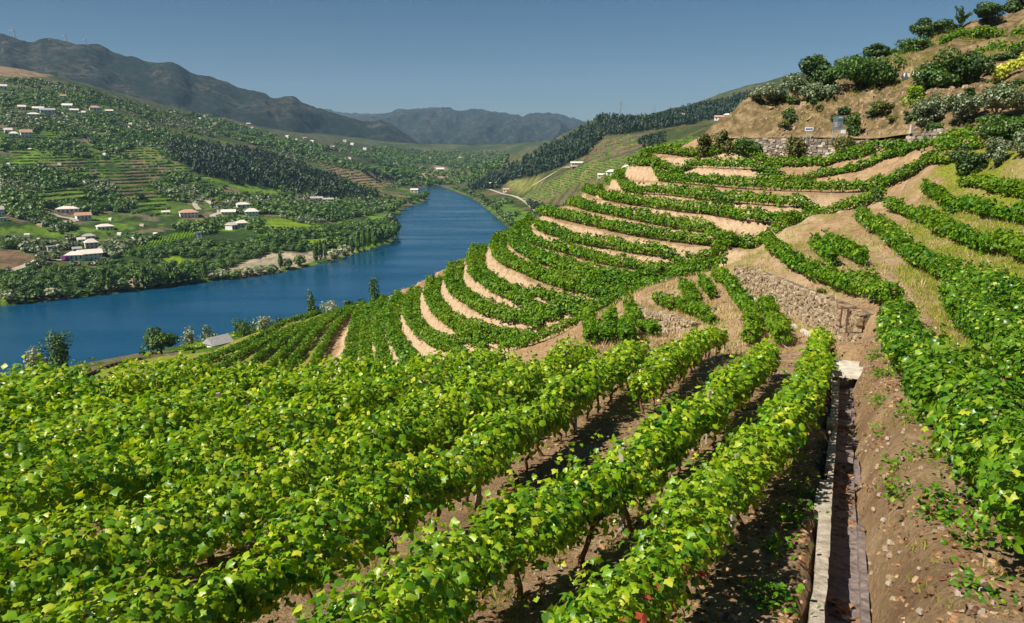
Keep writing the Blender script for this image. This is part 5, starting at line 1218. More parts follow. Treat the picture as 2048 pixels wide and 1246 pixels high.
# low-poly tree bodies: a cloud of leaf clumps
def cloud(seed, n, rx, rz, cz, leaf, taper=0.0, shape=SH_QUAD):
    r = np.random.default_rng(seed); v = r.normal(0, 1, (n, 3)); v /= np.linalg.norm(v, axis=1, keepdims=True)
    rad_ = r.uniform(0.5, 1.0, n) ** 0.6 * (0.75 + 0.5 * vnoise(v[:, 0] * 2.2 + 5, v[:, 1] * 2.2 + v[:, 2] * 1.7, seed))
    c = v * rad_[:, None]
    if taper: w = 1 - taper * (c[:, 2] + 1) / 2; c[:, 0] *= w; c[:, 1] *= w
    c = c * np.array([rx, rx, rz]) + np.array([0, 0, cz])
    return leaf_arrays(c, v + np.array([0, 0, 0.35]) + r.normal(0, 0.35, (n, 3)), leaf * r.uniform(0.7, 1.3, n), shape, r)
def far_variant(name, kind, seed):
    if kind == 'round': V, F_ = cloud(seed, 170, 0.5, 0.42, 0.56, 0.105)
    elif kind == 'poplar': V, F_ = cloud(seed, 190, 0.36, 0.5, 0.54, 0.085, 0.5)
    elif kind == 'shrub': V, F_ = cloud(seed, 130, 0.55, 0.38, 0.36, 0.11)
    else: V, F_ = cloud(seed, 170, 0.5, 0.42, 0.56, 0.10)
    mb = MB(); mb.tube([(0, 0, -0.06), (0.01, 0, 0.25), (0, 0.01, 0.5)], [0.035, 0.025, 0.012], 5, False); TV = mb.v[0]; TF = mb.q[0]
    V2 = np.vstack([V, TV]); me = raw_mesh(name, V2, [F_, TF + len(V)], [M[{'olive': 'olive_leaf', 'pale': 'pale_leaf'}.get(kind, 'far_leaf' if kind != 'green' else 'green_leaf')], M['bark2']], False, np.concatenate([np.zeros(len(F_)), np.ones(len(TF))]))
    return me
FV = {k: [far_variant(k + '_tree', k, 10 * i + j) for j in range(4)] for i, k in enumerate(('round', 'poplar', 'shrub', 'olive', 'pale', 'green'))}
rng = np.random.default_rng(33)
def far_tree(x, y, z, h, w, kind, name, label, group, cat='tree'):
    o = link(name, FV[kind][rng.integers(0, 4)]); o.location = (x, y, z - 0.15); o.rotation_euler[2] = rng.uniform(0, 6.28); o.scale = (w, w * rng.uniform(0.85, 1.15), h)
    tag(o, label, cat, group); return o
HP = []
# small house on the near bank
def house(px, py, wpx, hpx, label, wallm='white', roofm='tile', roof='gable', rz=0.0, depth=0.75, nwin=3, storeys=1, D=None, cat='house', name='house', chim=False, rh=0.35):
    p = vhit(px, py) if D is None else P(px, py, D); D = p[1]
    w = wpx * D / FPX; h = hpx * D / FPX; d = w * depth
    d = min(d, 12.0); az = math.atan2(p[0], p[1])
    rt = root(name, (p[0], p[1] + d * 0.4, p[2] - 0.3), label, cat, rz=rz - az)
    HP.append((p[0], p[1], w)); hw = h * (1 - rh)
    mb = MB(); mb.box((0, 0, hw / 2 - 0.6), (w, d, hw + 1.2)); wl = mb.build('wall', M[wallm], rt)
    mb = MB(); ov = 0.06 * w; hr = max(h * rh, 0.5)
    if roof == 'gable':
        V = np.array([(-w / 2 - ov, -d / 2 - ov, hw - 0.05), (w / 2 + ov, -d / 2 - ov, hw - 0.05), (w / 2 + ov, d / 2 + ov, hw - 0.05), (-w / 2 - ov, d / 2 + ov, hw - 0.05), (-w / 2 - ov, 0, hw + hr), (w / 2 + ov, 0, hw + hr)])
        mb.add(V, [[0, 1, 5, 4], [2, 3, 4, 5], [3, 2, 1, 0]]); mb.add(V, [[0, 4, 3], [1, 2, 5]])
    elif roof == 'hip':
        V = np.array([(-w / 2 - ov, -d / 2 - ov, hw - 0.05), (w / 2 + ov, -d / 2 - ov, hw - 0.05), (w / 2 + ov, d / 2 + ov, hw - 0.05), (-w / 2 - ov, d / 2 + ov, hw - 0.05), (-w * 0.2, 0, hw + hr), (w * 0.2, 0, hw + hr)])
        mb.add(V, [[0, 1, 5, 4], [2, 3, 4, 5], [3, 2, 1, 0]]); mb.add(V, [[0, 4, 3], [1, 2, 5]])
    else: mb.box((0, 0, hw + hr * 0.2), (w + ov, d + ov, hr * 0.4))
    rf = mb.build('roof', M[roofm], rt)
    if chim: mb = MB(); mb.box((w * 0.25, 0.1 * d, hw + hr * 1.05), (0.06 * w, 0.06 * w, hr * 0.9)); mb.build('chimney', M[wallm], rf)
    for st in range(storeys):
        for k in range(nwin):
            if st == 0 and k == nwin // 2 and nwin > 1:
                mb = MB(); mb.box(((k + 0.5) / nwin * w - w / 2, -d / 2 - 0.03, hw / storeys * 0.38), (w / nwin * 0.34, 0.08, hw / storeys * 0.76)); mb.build('door', M['door'], rt); continue
            mb = MB(); mb.box(((k + 0.5) / nwin * w - w / 2, -d / 2 - 0.03, hw * (st + 0.55) / storeys), (w / nwin * 0.36, 0.08, hw / storeys * 0.42)); mb.build('window', M['glass'], rt)
    return rt
house(432, 699, 44, 28, 'small house with a pale grey roof on the near bank', 'white', 'slate', 'gable', 0.55, 0.8, 2, 1, 238, rh=0.5)
hs = [(175, 520, 40, 21, 'long white two-storey manor right of the purple blossom', 'white', 'tile_pale', 'gable', 0.12, 5, 2), (146, 521, 32, 18, 'white manor wing with pale roof next to the purple blossom', 'white', 'tile_pale', 'hip', -0.2, 4, 1),
 (180, 497, 23, 20, 'cream two-storey house above the long white manor', 'cream', 'tile_pale', 'hip', 0.1, 3, 2), (161, 486, 14, 12, 'little white house left of the cream two-storey house', 'white', 'tile_pale', 'gable', 0.1, 2, 1),
 (175, 479, 22, 12, 'grey-roofed house directly above the cream two-storey house', 'cream', 'slate', 'hip', 0.0, 3, 1), (163, 440, 26, 15, 'white house with dark windows at the end of the dirt yard', 'white', 'tile', 'gable', 0.2, 4, 1),
 (131, 426, 38, 13, 'long low house with faded pink roof on the left hillside', 'white', 'tile_pale', 'hip', -0.1, 5, 1), (206, 460, 29, 12, 'low white house right of the dirt yard', 'white', 'tile_pale', 'hip', 0.1, 4, 1),
 (5, 442, 12, 9, 'bluish white house cut by the left edge', 'white', 'slate', 'flat', 0.0, 2, 1), (2, 430, 10, 18, 'tall white house at the left edge above the bluish one', 'white', 'tile_pale', 'gable', 0.0, 2, 2),
 (101, 503, 14, 14, 'ruined grey stone house left of the manor', 'greywall', 'slate', 'flat', 0.2, 2, 2), (152, 503, 16, 10, 'grey outbuilding tucked behind the manor', 'greywall', 'slate', 'gable', 0.1, 2, 1),
 (398, 481, 9, 22, 'slim pale tower-like building at the end of the bright vineyard', 'white', 'slate', 'flat', 0.0, 1, 3), (330, 429, 14, 8, 'small white hut on the yellow lawn', 'white', 'tile_pale', 'gable', 0.1, 2, 1),
 (374, 435, 33, 16, 'large white house with pink roof by the hillside road', 'white', 'tile', 'hip', 0.1, 5, 2), (455, 431, 26, 12, 'pale house right of the hillside road', 'cream', 'tile_pale', 'gable', -0.1, 4, 1),
 (484, 416, 24, 11, 'pinkish roofed house uphill of the white villa', 'white', 'tile_pale', 'hip', 0.15, 3, 1), (502, 434, 25, 17, 'white villa among trees across the river', 'white', 'tile_pale', 'hip', 0.0, 4, 2),
 (463, 459, 24, 15, 'red-roofed house with white gable by the orchard', 'white', 'tile_pale', 'gable', 0.9, 3, 1), (483, 456, 20, 16, 'red-roofed annex right of the white gable house', 'cream', 'tile_pale', 'hip', 0.1, 3, 1),
 (50, 275, 19, 16, 'white house high on the left hill, right of two smaller ones', 'white', 'tile', 'gable', 0.1, 3, 2), (15, 267, 13, 10, 'small white house high on the left hill, far left of three', 'white', 'tile_pale', 'gable', 0.1, 2, 1), (25, 274, 16, 11, 'white house high on the left hill, middle of three', 'white', 'tile_pale', 'hip', 0, 3, 1),
 (92, 227, 24, 11, 'bluish white long house in the upper left hamlet', 'white', 'slate', 'gable', 0.05, 4, 1), (74, 223, 18, 10, 'white house left of the bluish long house in the upper hamlet', 'white', 'tile_pale', 'gable', 0, 3, 1), (64, 234, 22, 9, 'white house lowest in the upper left hamlet', 'white', 'tile_pale', 'hip', 0, 3, 1),
 (133, 218, 17, 11, 'white house with red roof in the upper hamlet centre', 'white', 'tile_pale', 'gable', -0.2, 3, 1), (187, 223, 18, 11, 'white red-roofed house right in the upper hamlet', 'white', 'tile', 'hip', 0.1, 3, 1), (162, 231, 12, 9, 'small white house below the right end of the upper hamlet', 'white', 'tile_pale', 'gable', 0.1, 2, 1),
 (147, 226, 14, 8, 'little white house in the gap of the upper hamlet', 'white', 'tile_pale', 'gable', 0, 2, 1), (42, 220, 13, 10, 'pinkish house at the left end of the upper hamlet', 'cream', 'tile_pale', 'gable', 0, 2, 1), (5, 179, 12, 10, 'white house near the top of the left hill at the frame edge', 'white', 'tile_pale', 'gable', 0, 2, 1),
 (125, 196, 10, 7, 'lonely white house above the upper hamlet', 'white', 'tile', 'gable', 0, 2, 1), (217, 226, 13, 7, 'low pale house at the far right of the upper hamlet', 'cream', 'tile_pale', 'gable', 0, 2, 1),
 (1203, 355, 14, 8, 'small cream house, leftmost of three on the right slope', 'cream', 'tile_pale', 'gable', 0.1, 2, 1), (1226, 352, 24, 13, 'white house, middle of three on the right slope', 'white', 'tile_pale', 'hip', 0.1, 3, 1), (1254, 345, 19, 15, 'white house with pink roof, rightmost of three on the right slope', 'white', 'tile_pale', 'hip', 0, 3, 2),
 (1155, 331, 24, 8, 'low stone building on the ridge of the far terraces', 'cream', 'tile_pale', 'gable', 0.1, 4, 1), (1440, 240, 18, 9, 'white village house at the lower left of the right hilltop village', 'white', 'tile', 'gable', 0.1, 3, 1), (1455, 236, 14, 9, 'white house second from left in the hilltop village', 'white', 'tile_pale', 'hip', 0, 2, 1),
 (1470, 234, 14, 9, 'white house in the middle of the hilltop village', 'white', 'tile_pale', 'gable', -0.1, 2, 1), (1484, 237, 15, 10, 'white house at the right end of the hilltop village', 'white', 'tile_pale', 'hip', 0, 2, 1), (1465, 225, 10, 7, 'small house topmost in the hilltop village', 'white', 'tile', 'gable', 0, 2, 1), (1363, 233, 12, 7, 'lonely white house on the wooded ridge', 'white', 'tile_pale', 'gable', 0, 2, 1),
 (985, 374, 14, 9, 'pinkish house by the road along the right bank', 'cream', 'tile_pale', 'gable', 0.1, 2, 1), (958, 372, 16, 7, 'low house at the river bend road', 'cream', 'tile_pale', 'hip', 0, 3, 1), (1012, 384, 12, 8, 'small white house behind the bank road', 'white', 'tile', 'gable', 0, 2, 1), (880, 344, 14, 8, 'white house on the bare terraces at the river bend', 'white', 'tile_pale', 'gable', 0, 2, 1),
 (722, 388, 14, 8, 'white house at the foot of the brown terraces, right one', 'white', 'tile_pale', 'gable', 0, 2, 1), (632, 401, 22, 8, 'low white farm building among the far orchards', 'white', 'slate', 'gable', 0, 3, 1), (655, 403, 20, 7, 'long pale shed right of the low white farm building', 'cream', 'slate', 'gable', 0, 3, 1), (828, 385, 14, 8, 'small house on the tip of the far bank', 'white', 'tile_pale', 'gable', 0, 2, 1)]
for (px, py, w, h, lb, wm, rm, rt_, a, nw, st_) in hs: house(px, py, w, h, lb, wm, rm, rt_, a, 0.7, nw, st_)
def clear_of(x, y):
    k_ = np.ones(len(x), bool)
    for hx, hy, hw in HP: k_ &= ~((np.abs(x - hx) < 0.6 * hw + 2.5) & (y - hy < 7) & (y - hy > -24))
    return k_
# orchard on the flat far bank
ORCH = [(205, 545), (235, 515), (300, 500), (400, 480), (470, 462), (540, 462), (620, 462), (700, 450), (782, 440), (780, 470), (745, 490), (640, 503), (560, 505), (520, 515), (440, 545), (330, 560), (230, 562), (60, 590), (0, 596), (0, 552), (100, 538)]
OPEN = [[(308, 522), (330, 512), (400, 520), (390, 527), (340, 530)], [(400, 498), (450, 494), (460, 500), (410, 503)], [(600, 480), (660, 476), (680, 482), (620, 488)], [(430, 548), (520, 512), (560, 505), (640, 505), (700, 495), (720, 503), (620, 524), (560, 540), (480, 553)], [(180, 578), (220, 560), (280, 556), (290, 566), (230, 580)]]
ox, oy, oz = rand_on(ORCH, 1500, rng)
ppx, ppy = project(ox, oy, oz); k = np.ones(len(ox), bool)
for q in OPEN: k &= ~poly_in(ppx, ppy, q)
k &= (fbm(ox * 0.02, oy * 0.02, 91) > 0.40)
k &= clear_of(ox, oy)
ox, oy, oz = ox[k], oy[k], oz[k]; order = np.argsort(oy)
sel = []
for i in order:                         # keep crowns from standing inside each other
    if all((ox[i] - ox[j]) ** 2 + (oy[i] - oy[j]) ** 2 > (4.6 + oy[i] * 0.0012) ** 2 for j in sel[-160:]): sel.append(i)
big = sel[:235]
for i in big: far_tree(ox[i], oy[i], oz[i], rng.uniform(4.0, 6.0), rng.uniform(5.5, 8.0), 'round', 'orchard_tree', 'round dark orchard tree on the flat land across the river', 'orchard trees across the river')
rest = sel[235:]
# trees along the far bank
bank_l = [(20, 606, 7, 9, 'pale'), (48, 603, 6, 9, 'shrub'), (75, 600, 6, 9, 'round'), (105, 597, 6, 10, 'pale'), (130, 594, 7, 9, 'shrub'), (160, 592, 6, 9, 'shrub'), (190, 588, 7, 9, 'round'), (207, 584, 11, 6, 'poplar'), (222, 585, 13, 7, 'poplar'), (235, 584, 10, 7, 'poplar'), (250, 582, 9, 8, 'round'), (275, 580, 10, 7, 'poplar'), (290, 578, 14, 8, 'poplar'), (303, 577, 12, 9, 'round'), (318, 575, 11, 9, 'round'), (338, 572, 14, 7, 'poplar'), (350, 571, 12, 9, 'round'), (368, 568, 11, 9, 'round'), (390, 566, 8, 9, 'shrub'), (410, 562, 13, 6, 'poplar'), (425, 561, 6, 9, 'pale'), (445, 558, 6, 10, 'pale'), (470, 556, 7, 10, 'shrub'), (495, 553, 6, 10, 'pale'), (520, 549, 6, 9, 'pale'), (545, 546, 7, 8, 'shrub'), (562, 541, 13, 6, 'poplar'), (575, 540, 8, 9, 'round'), (600, 535, 9, 10, 'round'), (632, 527, 16, 7, 'poplar'), (642, 525, 17, 7, 'poplar'), (652, 523, 16, 7, 'poplar'), (668, 519, 8, 11, 'pale'), (690, 513, 9, 11, 'pale'), (705, 508, 14, 8, 'poplar'), (716, 505, 18, 8, 'poplar'), (727, 502, 19, 8, 'poplar'), (738, 498, 19, 8, 'poplar'), (750, 494, 18, 9, 'poplar'), (760, 491, 17, 9, 'round'), (772, 486, 14, 11, 'round'), (783, 480, 13, 12, 'round'), (790, 470, 13, 12, 'round'), (786, 458, 13, 12, 'green'), (782, 446, 12, 13, 'olive'), (780, 438, 14, 12, 'poplar'), (786, 430, 14, 13, 'round'), (795, 422, 13, 14, 'round'), (806, 414, 14, 14, 'round'), (820, 408, 13, 14, 'round'), (835, 404, 12, 15, 'round'), (848, 400, 11, 15, 'round'), (852, 395, 10, 14, 'round')]
KN = {'pale': 'pale silvery willow shrub', 'shrub': 'low dark green shrub', 'round': 'rounded dark green tree', 'poplar': 'tall narrow dark poplar', 'green': 'fresh green tree', 'olive': 'grey-green willow tree'}
cnt_ = {}
for px, py, h, w, kd in bank_l:
    cnt_[kd] = cnt_.get(kd, 0) + 1
    p = vhit(px, py - 2)
    far_tree(p[0], p[1], p[2], h, w, kd, 'bank_tree' if kd not in ('pale', 'shrub') else 'bank_shrub', KN[kd] + ' on the far river bank, %s of its kind from the left' % ORD[cnt_[kd] - 1], 'trees along the far river bank')
for px, py in [(x, y) for x, y in zip(range(905, 1030, 7), np.interp(range(905, 1030, 7), [905, 960, 990, 1030], [379, 398, 425, 462]))]:
    p = vhit(px + 3, py - 1); far_tree(p[0], p[1], p[2], rng.uniform(6, 10), rng.uniform(8, 13), rng.choice(['round', 'green', 'olive', 'round']), 'bank_tree', 'bushy tree lining the right bank of the upper river bend', 'trees along the right river bank')
# individual near-bank trees
def bank_tree(px, py, w, h, D, mt, lb, shrub=False, n=1300, leaf=0.4, lean=0.0, seed=0): tree(px, py, w, h, D, mt, lb, 'shrub' if shrub else 'tree', 'shrub' if shrub else 'tree', n, leaf, 0.12, vz, None, 200 + seed, 12, lean, None, shrub)
bank_tree(118, 718, 60, 54, 262, 'green_leaf', 'leafy green tree at the river bank, left lower corner of the water', seed=1, n=1900)
bank_tree(325, 716, 78, 60, 230, 'green_leaf', 'big rounded green tree beside the small pale-roofed house', seed=2, n=2600)
bank_tree(68, 728, 44, 26, 262, 'pale_leaf', 'pale yellowish shrub left of the river bank tree', True, seed=3)
bank_tree(375, 668, 26, 14, 300, 'pale_leaf', 'small pale shrub between the big green tree and the bank hedge', True, 500, seed=4)
bank_tree(418, 668, 42, 20, 300, 'olive_leaf', 'pale flowering shrub behind the roof of the small house', True, 900, seed=5)
bank_tree(488, 654, 46, 20, 322, 'green_leaf', 'wide low shrub on the near bank above the vineyard strip', True, 900, seed=6)
bank_tree(532, 650, 46, 24, 318, 'pale_leaf', 'dark shrub with pale blossom on the near bank', True, 900, seed=7)
bank_tree(560, 656, 40, 22, 300, 'dark_leaf', 'dark shrub at the corner of the lower vineyard strip', True, 900, seed=8)
bank_tree(632, 630, 26, 42, 330, 'green_leaf', 'leaning slender tree on the near bank', False, 900, seed=9, lean=-0.12)
bank_tree(664, 622, 44, 20, 345, 'pale_leaf', 'pale shrubs beside the leaning slender tree', True, 900, seed=10)
tree(702, 626, 24, 28, 178, 'dark_leaf', 'dark round bush at the tip of the lowest terraced rows', 'shrub', 'shrub', 1100, 0.25, seed=211, shrub=True)
bank_tree(722, 606, 14, 14, 362, 'dark_leaf', 'small dark bush peeping over the terraced rows', True, 400, seed=12)
bank_tree(748, 604, 30, 42, 330, 'green_leaf', 'feathery tree rising behind the terraced rows', False, 1000, seed=13)
# tiny scattered houses of the distant villages
vill = [(388, 236), (400, 240), (412, 235), (425, 243), (410, 250), (395, 248), (430, 250), (340, 228), (352, 225), (478, 252), (488, 256), (497, 250), (505, 258), (484, 262), (540, 276), (556, 280), (575, 275), (592, 282), (610, 279), (625, 285), (520, 285), (690, 284), (705, 290), (730, 300), (770, 297), (790, 330), (815, 320), (640, 300), (665, 296), (745, 312), (700, 318), (575, 318), (850, 322), (862, 318), (920, 318), (60, 300), (120, 330), (210, 310), (250, 420), (285, 452), (222, 440), (312, 470), (420, 405), (540, 402), (562, 420), (592, 412), (610, 398), (240, 470), (80, 452), (55, 472), (18, 330), (300, 262), (262, 250), (455, 405), (520, 425)]
for i, (px, py) in enumerate(vill):
    p = vhit(px, py); w = 9.5
    rt = root('village_house', (p[0], p[1], p[2] - 0.5), 'tiny white house of the hazy villages across the valley', 'house', 'tiny houses of the distant villages', rz=rng.uniform(-0.5, 0.5))
    s_ = max(p[1], 900) / 2000; mb = MB(); mb.box((0, 0, 1.8 * s_), (9 * s_, 6 * s_, 4.6 * s_)); mb.build('wall', M['white'], rt)
    mb = MB(); V = np.array([(-5 * s_, -3.5 * s_, 4 * s_), (5 * s_, -3.5 * s_, 4 * s_), (5 * s_, 3.5 * s_, 4 * s_), (-5 * s_, 3.5 * s_, 4 * s_), (-5 * s_, 0, 5.8 * s_), (5 * s_, 0, 5.8 * s_)]); mb.add(V, [[0, 1, 5, 4], [2, 3, 4, 5]]); mb.add(V, [[0, 4, 3], [1, 2, 5]]); mb.build('roof', M['tile' if i % 3 == 0 else 'tile_pale'], rt)
# bougainvillea
p = vhit(130, 521); rt = root('flower_bush', p, 'purple flowering bush at the corner of the white manor', 'flower bush'); V, F_ = cloud(5, 220, 2.6, 1.8, 1.6, 0.4); tag(link('blossom', raw_mesh('blossom', V, F_, M['flower']), rt), kind='stuff'); V, F_ = cloud(6, 60, 2.2, 1.2, 1.0, 0.4); tag(link('leaf_mass', raw_mesh('leaf_mass', V, F_, M['green_leaf']), rt), kind='stuff')

# tracks and roads on the far sides
def ribbon(name, pts, w, mat):
    q = resample([vhit(*a)[:2] for a in pts], 6.0); n_ = np.stack([-np.gradient(q[:, 1]), np.gradient(q[:, 0])], 1); n_ /= np.linalg.norm(n_, axis=1, keepdims=True)
    V = []
    for o in (-0.5, 0.0, 0.5):
        xy = q + n_ * w * o; V.append(np.column_stack([xy, vz(xy[:, 0], xy[:, 1]) + 0.45]))
    n = len(q); V = np.vstack(V); Q = [[r * n + i, r * n + i + 1, (r + 1) * n + i + 1, (r + 1) * n + i] for r in range(2) for i in range(n - 1)]
    tag(link(name, raw_mesh(name, V, np.array(Q), M[mat])), kind='structure')
ribbon('road', [(945, 369), (965, 374), (985, 381), (1005, 388), (1025, 392), (1045, 400), (1060, 412), (1075, 424), (1090, 432)], 5, 'track')
ribbon('road', [(0, 545), (25, 541), (50, 533), (70, 525), (95, 520), (125, 521)], 5, 'track')
ribbon('road', [(398, 420), (390, 408), (405, 400), (430, 412), (440, 425), (425, 433), (440, 440)], 6, 'track')
ribbon('path', [(100, 428), (120, 434), (140, 438), (150, 441), (120, 445)], 7, 'track')
ribbon('path', [(1065, 372), (1085, 360), (1110, 345), (1130, 335), (1150, 330)], 2.5, 'track')

# ------------------------------------------------------------------ masses of far trees and terrace rows
def mass(name, label, cat, groups, mat):
    arr = []
    for (x, y, z, hh, ww, n, lf, seed, tp) in groups:
        SV, SF = cloud(seed, n, 0.5, 0.42, 0.5, lf, tp); N_ = len(x)
        a = rng.uniform(0, 6.28, N_); ca, sa = np.cos(a), np.sin(a)
        V = np.stack([(SV[None, :, 0] * ca[:, None] - SV[None, :, 1] * sa[:, None]) * ww[:, None], (SV[None, :, 0] * sa[:, None] + SV[None, :, 1] * ca[:, None]) * ww[:, None], SV[None, :, 2] * hh[:, None]], -1) + np.stack([x, y, z - 0.2], 1)[:, None, :]
        arr.append((V.reshape(-1, 3), (SF[None] + (np.arange(N_) * len(SV))[:, None, None]).reshape(-1, SF.shape[1])))
    V, Fs = join_arrays(arr)
    tag(link(name, raw_mesh(name, V, Fs, M[mat])), label, cat, kind='stuff')
def groupify(x, y, z, h, w, n, lf, tp=0.0, k=5):
    g = rng.integers(0, k, len(x)); out = []
    for i in range(k):
        m_ = g == i
        if m_.any(): out.append((x[m_], y[m_], z[m_], h[m_], w[m_], n, lf, 300 + i, tp))
    return out
LEFTHILL = [(0, 155), (60, 160), (150, 175), (250, 200), (400, 245), (520, 285), (640, 310), (760, 340), (800, 375), (780, 420), (700, 440), (600, 452), (480, 462), (400, 470), (300, 490), (200, 530), (0, 545)]
CLEAR = [[(60, 385), (160, 372), (180, 400), (90, 410)], [(240, 505), (300, 484), (380, 458), (392, 470), (370, 478), (300, 498), (250, 512)], [(355, 438), (395, 445), (420, 440), (405, 456), (370, 448)], [(515, 445), (560, 436), (600, 446), (660, 455), (600, 458), (540, 455)], [(210, 345), (290, 345), (310, 395), (240, 400)], [(640, 330), (700, 340), (760, 352), (800, 372), (740, 378), (690, 360)], [(250, 300), (300, 290), (330, 320), (290, 325)], [(0, 500), (40, 500), (80, 520), (70, 530), (0, 545)], [(270, 405), (320, 398), (330, 425), (280, 430)], [(105, 430), (180, 425), (180, 445), (120, 450)], [(120, 505), (200, 498), (200, 524), (120, 524)]]
x, y, z = rand_on(LEFTHILL, 13000, rng, 430, 2400)
ppx, ppy = project(x, y, z); k = fbm(x * 0.011, y * 0.011, 101) + 0.25 * fbm(x * 0.05, y * 0.05, 102) > 0.575
for q in CLEAR: k &= ~poly_in(ppx, ppy, q)
k &= clear_of(x, y)
x, y, z = x[k], y[k], z[k]
kind = fbm(x * 0.015 + 50, y * 0.015, 103)
oliv = kind > 0.53
sz_ = rng.uniform(0.7, 1.3, len(x)) * (1 + (y - 500) / 3500)
sz_ = sz_ * rng.uniform(0.75, 1.2, len(sz_))
parts = groupify(x[~oliv], y[~oliv], z[~oliv], 5.6 * sz_[~oliv], 6.0 * sz_[~oliv], 19, 0.235)
xr, yr, zr = ox[rest], oy[rest], oz[rest]
if len(xr): parts += groupify(xr, yr, zr, rng.uniform(4.5, 6.5, len(xr)), rng.uniform(6, 9, len(xr)), 24, 0.21)
mass('hillside_trees', 'dark green trees covering the hillside across the river', 'trees', parts, 'far_leaf')
mass('olive_groves', 'grey-green olive groves on the hillside across the river', 'olive groves', groupify(x[oliv], y[oliv], z[oliv], 4.2 * sz_[oliv], 5.0 * sz_[oliv], 16, 0.23), 'olive_leaf')
WOOD1 = [(330, 285), (420, 290), (520, 305), (600, 330), (680, 362), (760, 395), (720, 402), (640, 396), (560, 385), (480, 372), (400, 350), (345, 315)]
x, y, z = rand_on(WOOD1, 1500, rng, 700, 2200)
PINE = [(935, 374), (990, 350), (1060, 315), (1120, 283), (1200, 238), (1300, 240), (1400, 214), (1520, 186), (1520, 215), (1400, 245), (1300, 262), (1210, 272), (1195, 285), (1170, 312), (1125, 333), (1075, 352), (1010, 365), (1000, 378), (940, 382)]
x2, y2, z2 = rand_on(PINE, 4600, rng, 800, 2200)
PINE2 = [(1275, 285), (1330, 270), (1330, 285), (1290, 300)]; x3, y3, z3 = rand_on(PINE2, 120, rng, 500, 1600)
BANKR = [(1050, 405), (1085, 415), (1100, 425), (1170, 400), (1210, 375), (1180, 395), (1120, 432), (1090, 440)]; x4, y4, z4 = rand_on(BANKR, 160, rng, 500, 1100)
parts = groupify(x, y, z, rng.uniform(8, 13, len(x)), rng.uniform(5, 8, len(x)), 15, 0.23, 0.55) + groupify(x2, y2, z2, rng.uniform(10, 17, len(x2)), rng.uniform(6, 9, len(x2)), 13, 0.235, 0.6) + groupify(x3, y3, z3, rng.uniform(6, 9, len(x3)), rng.uniform(5, 7, len(x3)), 24, 0.2, 0.3) + groupify(x4, y4, z4, rng.uniform(5, 9, len(x4)), rng.uniform(5, 8, len(x4)), 26, 0.2, 0.2)
mass('pine_forest', 'dark pine forest on the wooded slopes of the valley', 'forest', parts, 'pine_leaf')
MID = [(640, 300), (760, 320), (830, 345), (900, 350), (960, 330), (1000, 345), (940, 368), (860, 372), (800, 372), (740, 350), (660, 325)]
MID = [(330, 222), (420, 235), (520, 268), (620, 283), (720, 290), (830, 303), (960, 305), (1020, 300), (1010, 340), (940, 368), (860, 372), (800, 372), (740, 350), (640, 315), (520, 295), (400, 255)]
x, y, z = rand_on(MID, 3600, rng, 1200, 3250); k = fbm(x * 0.006, y * 0.006, 111) > 0.43; x, y, z = x[k], y[k], z[k]
RB = [(960, 405), (1000, 395), (1060, 420), (1080, 440), (1040, 455), (1000, 440)]; xb, yb, zb = rand_on(RB, 130, rng, 600, 1200); k = fbm(xb * 0.02, yb * 0.02, 112) > 0.5
mass('valley_trees', 'bluish trees dotting the valley floor by the river bend', 'trees', groupify(x, y, z, rng.uniform(7, 12, len(x)), rng.uniform(9, 15, len(x)), 12, 0.26) + groupify(xb[k], yb[k], zb[k], rng.uniform(4, 7, k.sum()), rng.uniform(5, 8, k.sum()), 26, 0.2), 'far_leaf')
# terrace rows: hedge lumps following the contour lines
def terraces(name, label, polys, dz, mat, hh, ww, ll):
    arr = []
    for poly, n in polys:
        x, y, z = rand_on(poly, n, rng, 210, 2400); e = 2.0
        for _ in range(2):
            z = vz(x, y); gx_ = (vz(x + e, y) - vz(x - e, y)) / (2 * e); gy_ = (vz(x, y + e) - vz(x, y - e)) / (2 * e); g2 = gx_ ** 2 + gy_ ** 2 + 1e-4
            t_ = np.round(z / dz) * dz - z; st_ = np.clip(t_ / g2, -25, 25); x = x + gx_ * st_; y = y + gy_ * st_
        z = vz(x, y); a = np.arctan2(gx_, -gy_); keep = g2 > 0.003; x, y, z, a = x[keep], y[keep], z[keep], a[keep]
        SV = np.array([[-.5, -.5, 0], [.5, -.5, 0], [.5, .5, 0], [-.5, .5, 0], [-.45, -.35, 1], [.45, -.3, .9], [.4, .35, 1], [-.45, .3, .85]])
        V = SV[None] * np.array([ll, ww, hh]) * rng.uniform(0.7, 1.3, (len(x), 1, 3)) + rng.normal(0, 0.12, (len(x), 8, 3)); ca, sa = np.cos(a)[:, None], np.sin(a)[:, None]
        V = np.stack([V[..., 0] * ca - V[..., 1] * sa, V[..., 0] * sa + V[..., 1] * ca, V[..., 2]], -1) + np.stack([x, y, z - 0.1], 1)[:, None, :]
        arr.append((V.reshape(-1, 3), (BOXF[None] + (np.arange(len(x)) * 8)[:, None, None]).reshape(-1, 4)))
    V, Fs = join_arrays(arr); tag(link(name, raw_mesh(name, V, Fs, M[mat])), label, 'vine terraces', kind='stuff')
terraces('vine_terraces', 'thin green vine terraces on the slopes beyond the river bend', [([(1040, 402), (1100, 362), (1180, 325), (1290, 310), (1300, 335), (1180, 360), (1100, 395), (1060, 410)], 1500), ([(1110, 412), (1230, 352), (1300, 345), (1300, 380), (1120, 428)], 900), ([(1190, 275), (1280, 270), (1300, 285), (1270, 300), (1190, 322), (1160, 318)], 700), ([(1280, 300), (1380, 275), (1390, 290), (1320, 310), (1240, 325)], 500)], 2.4, 'vine_far', 1.2, 1.3, 6.0)
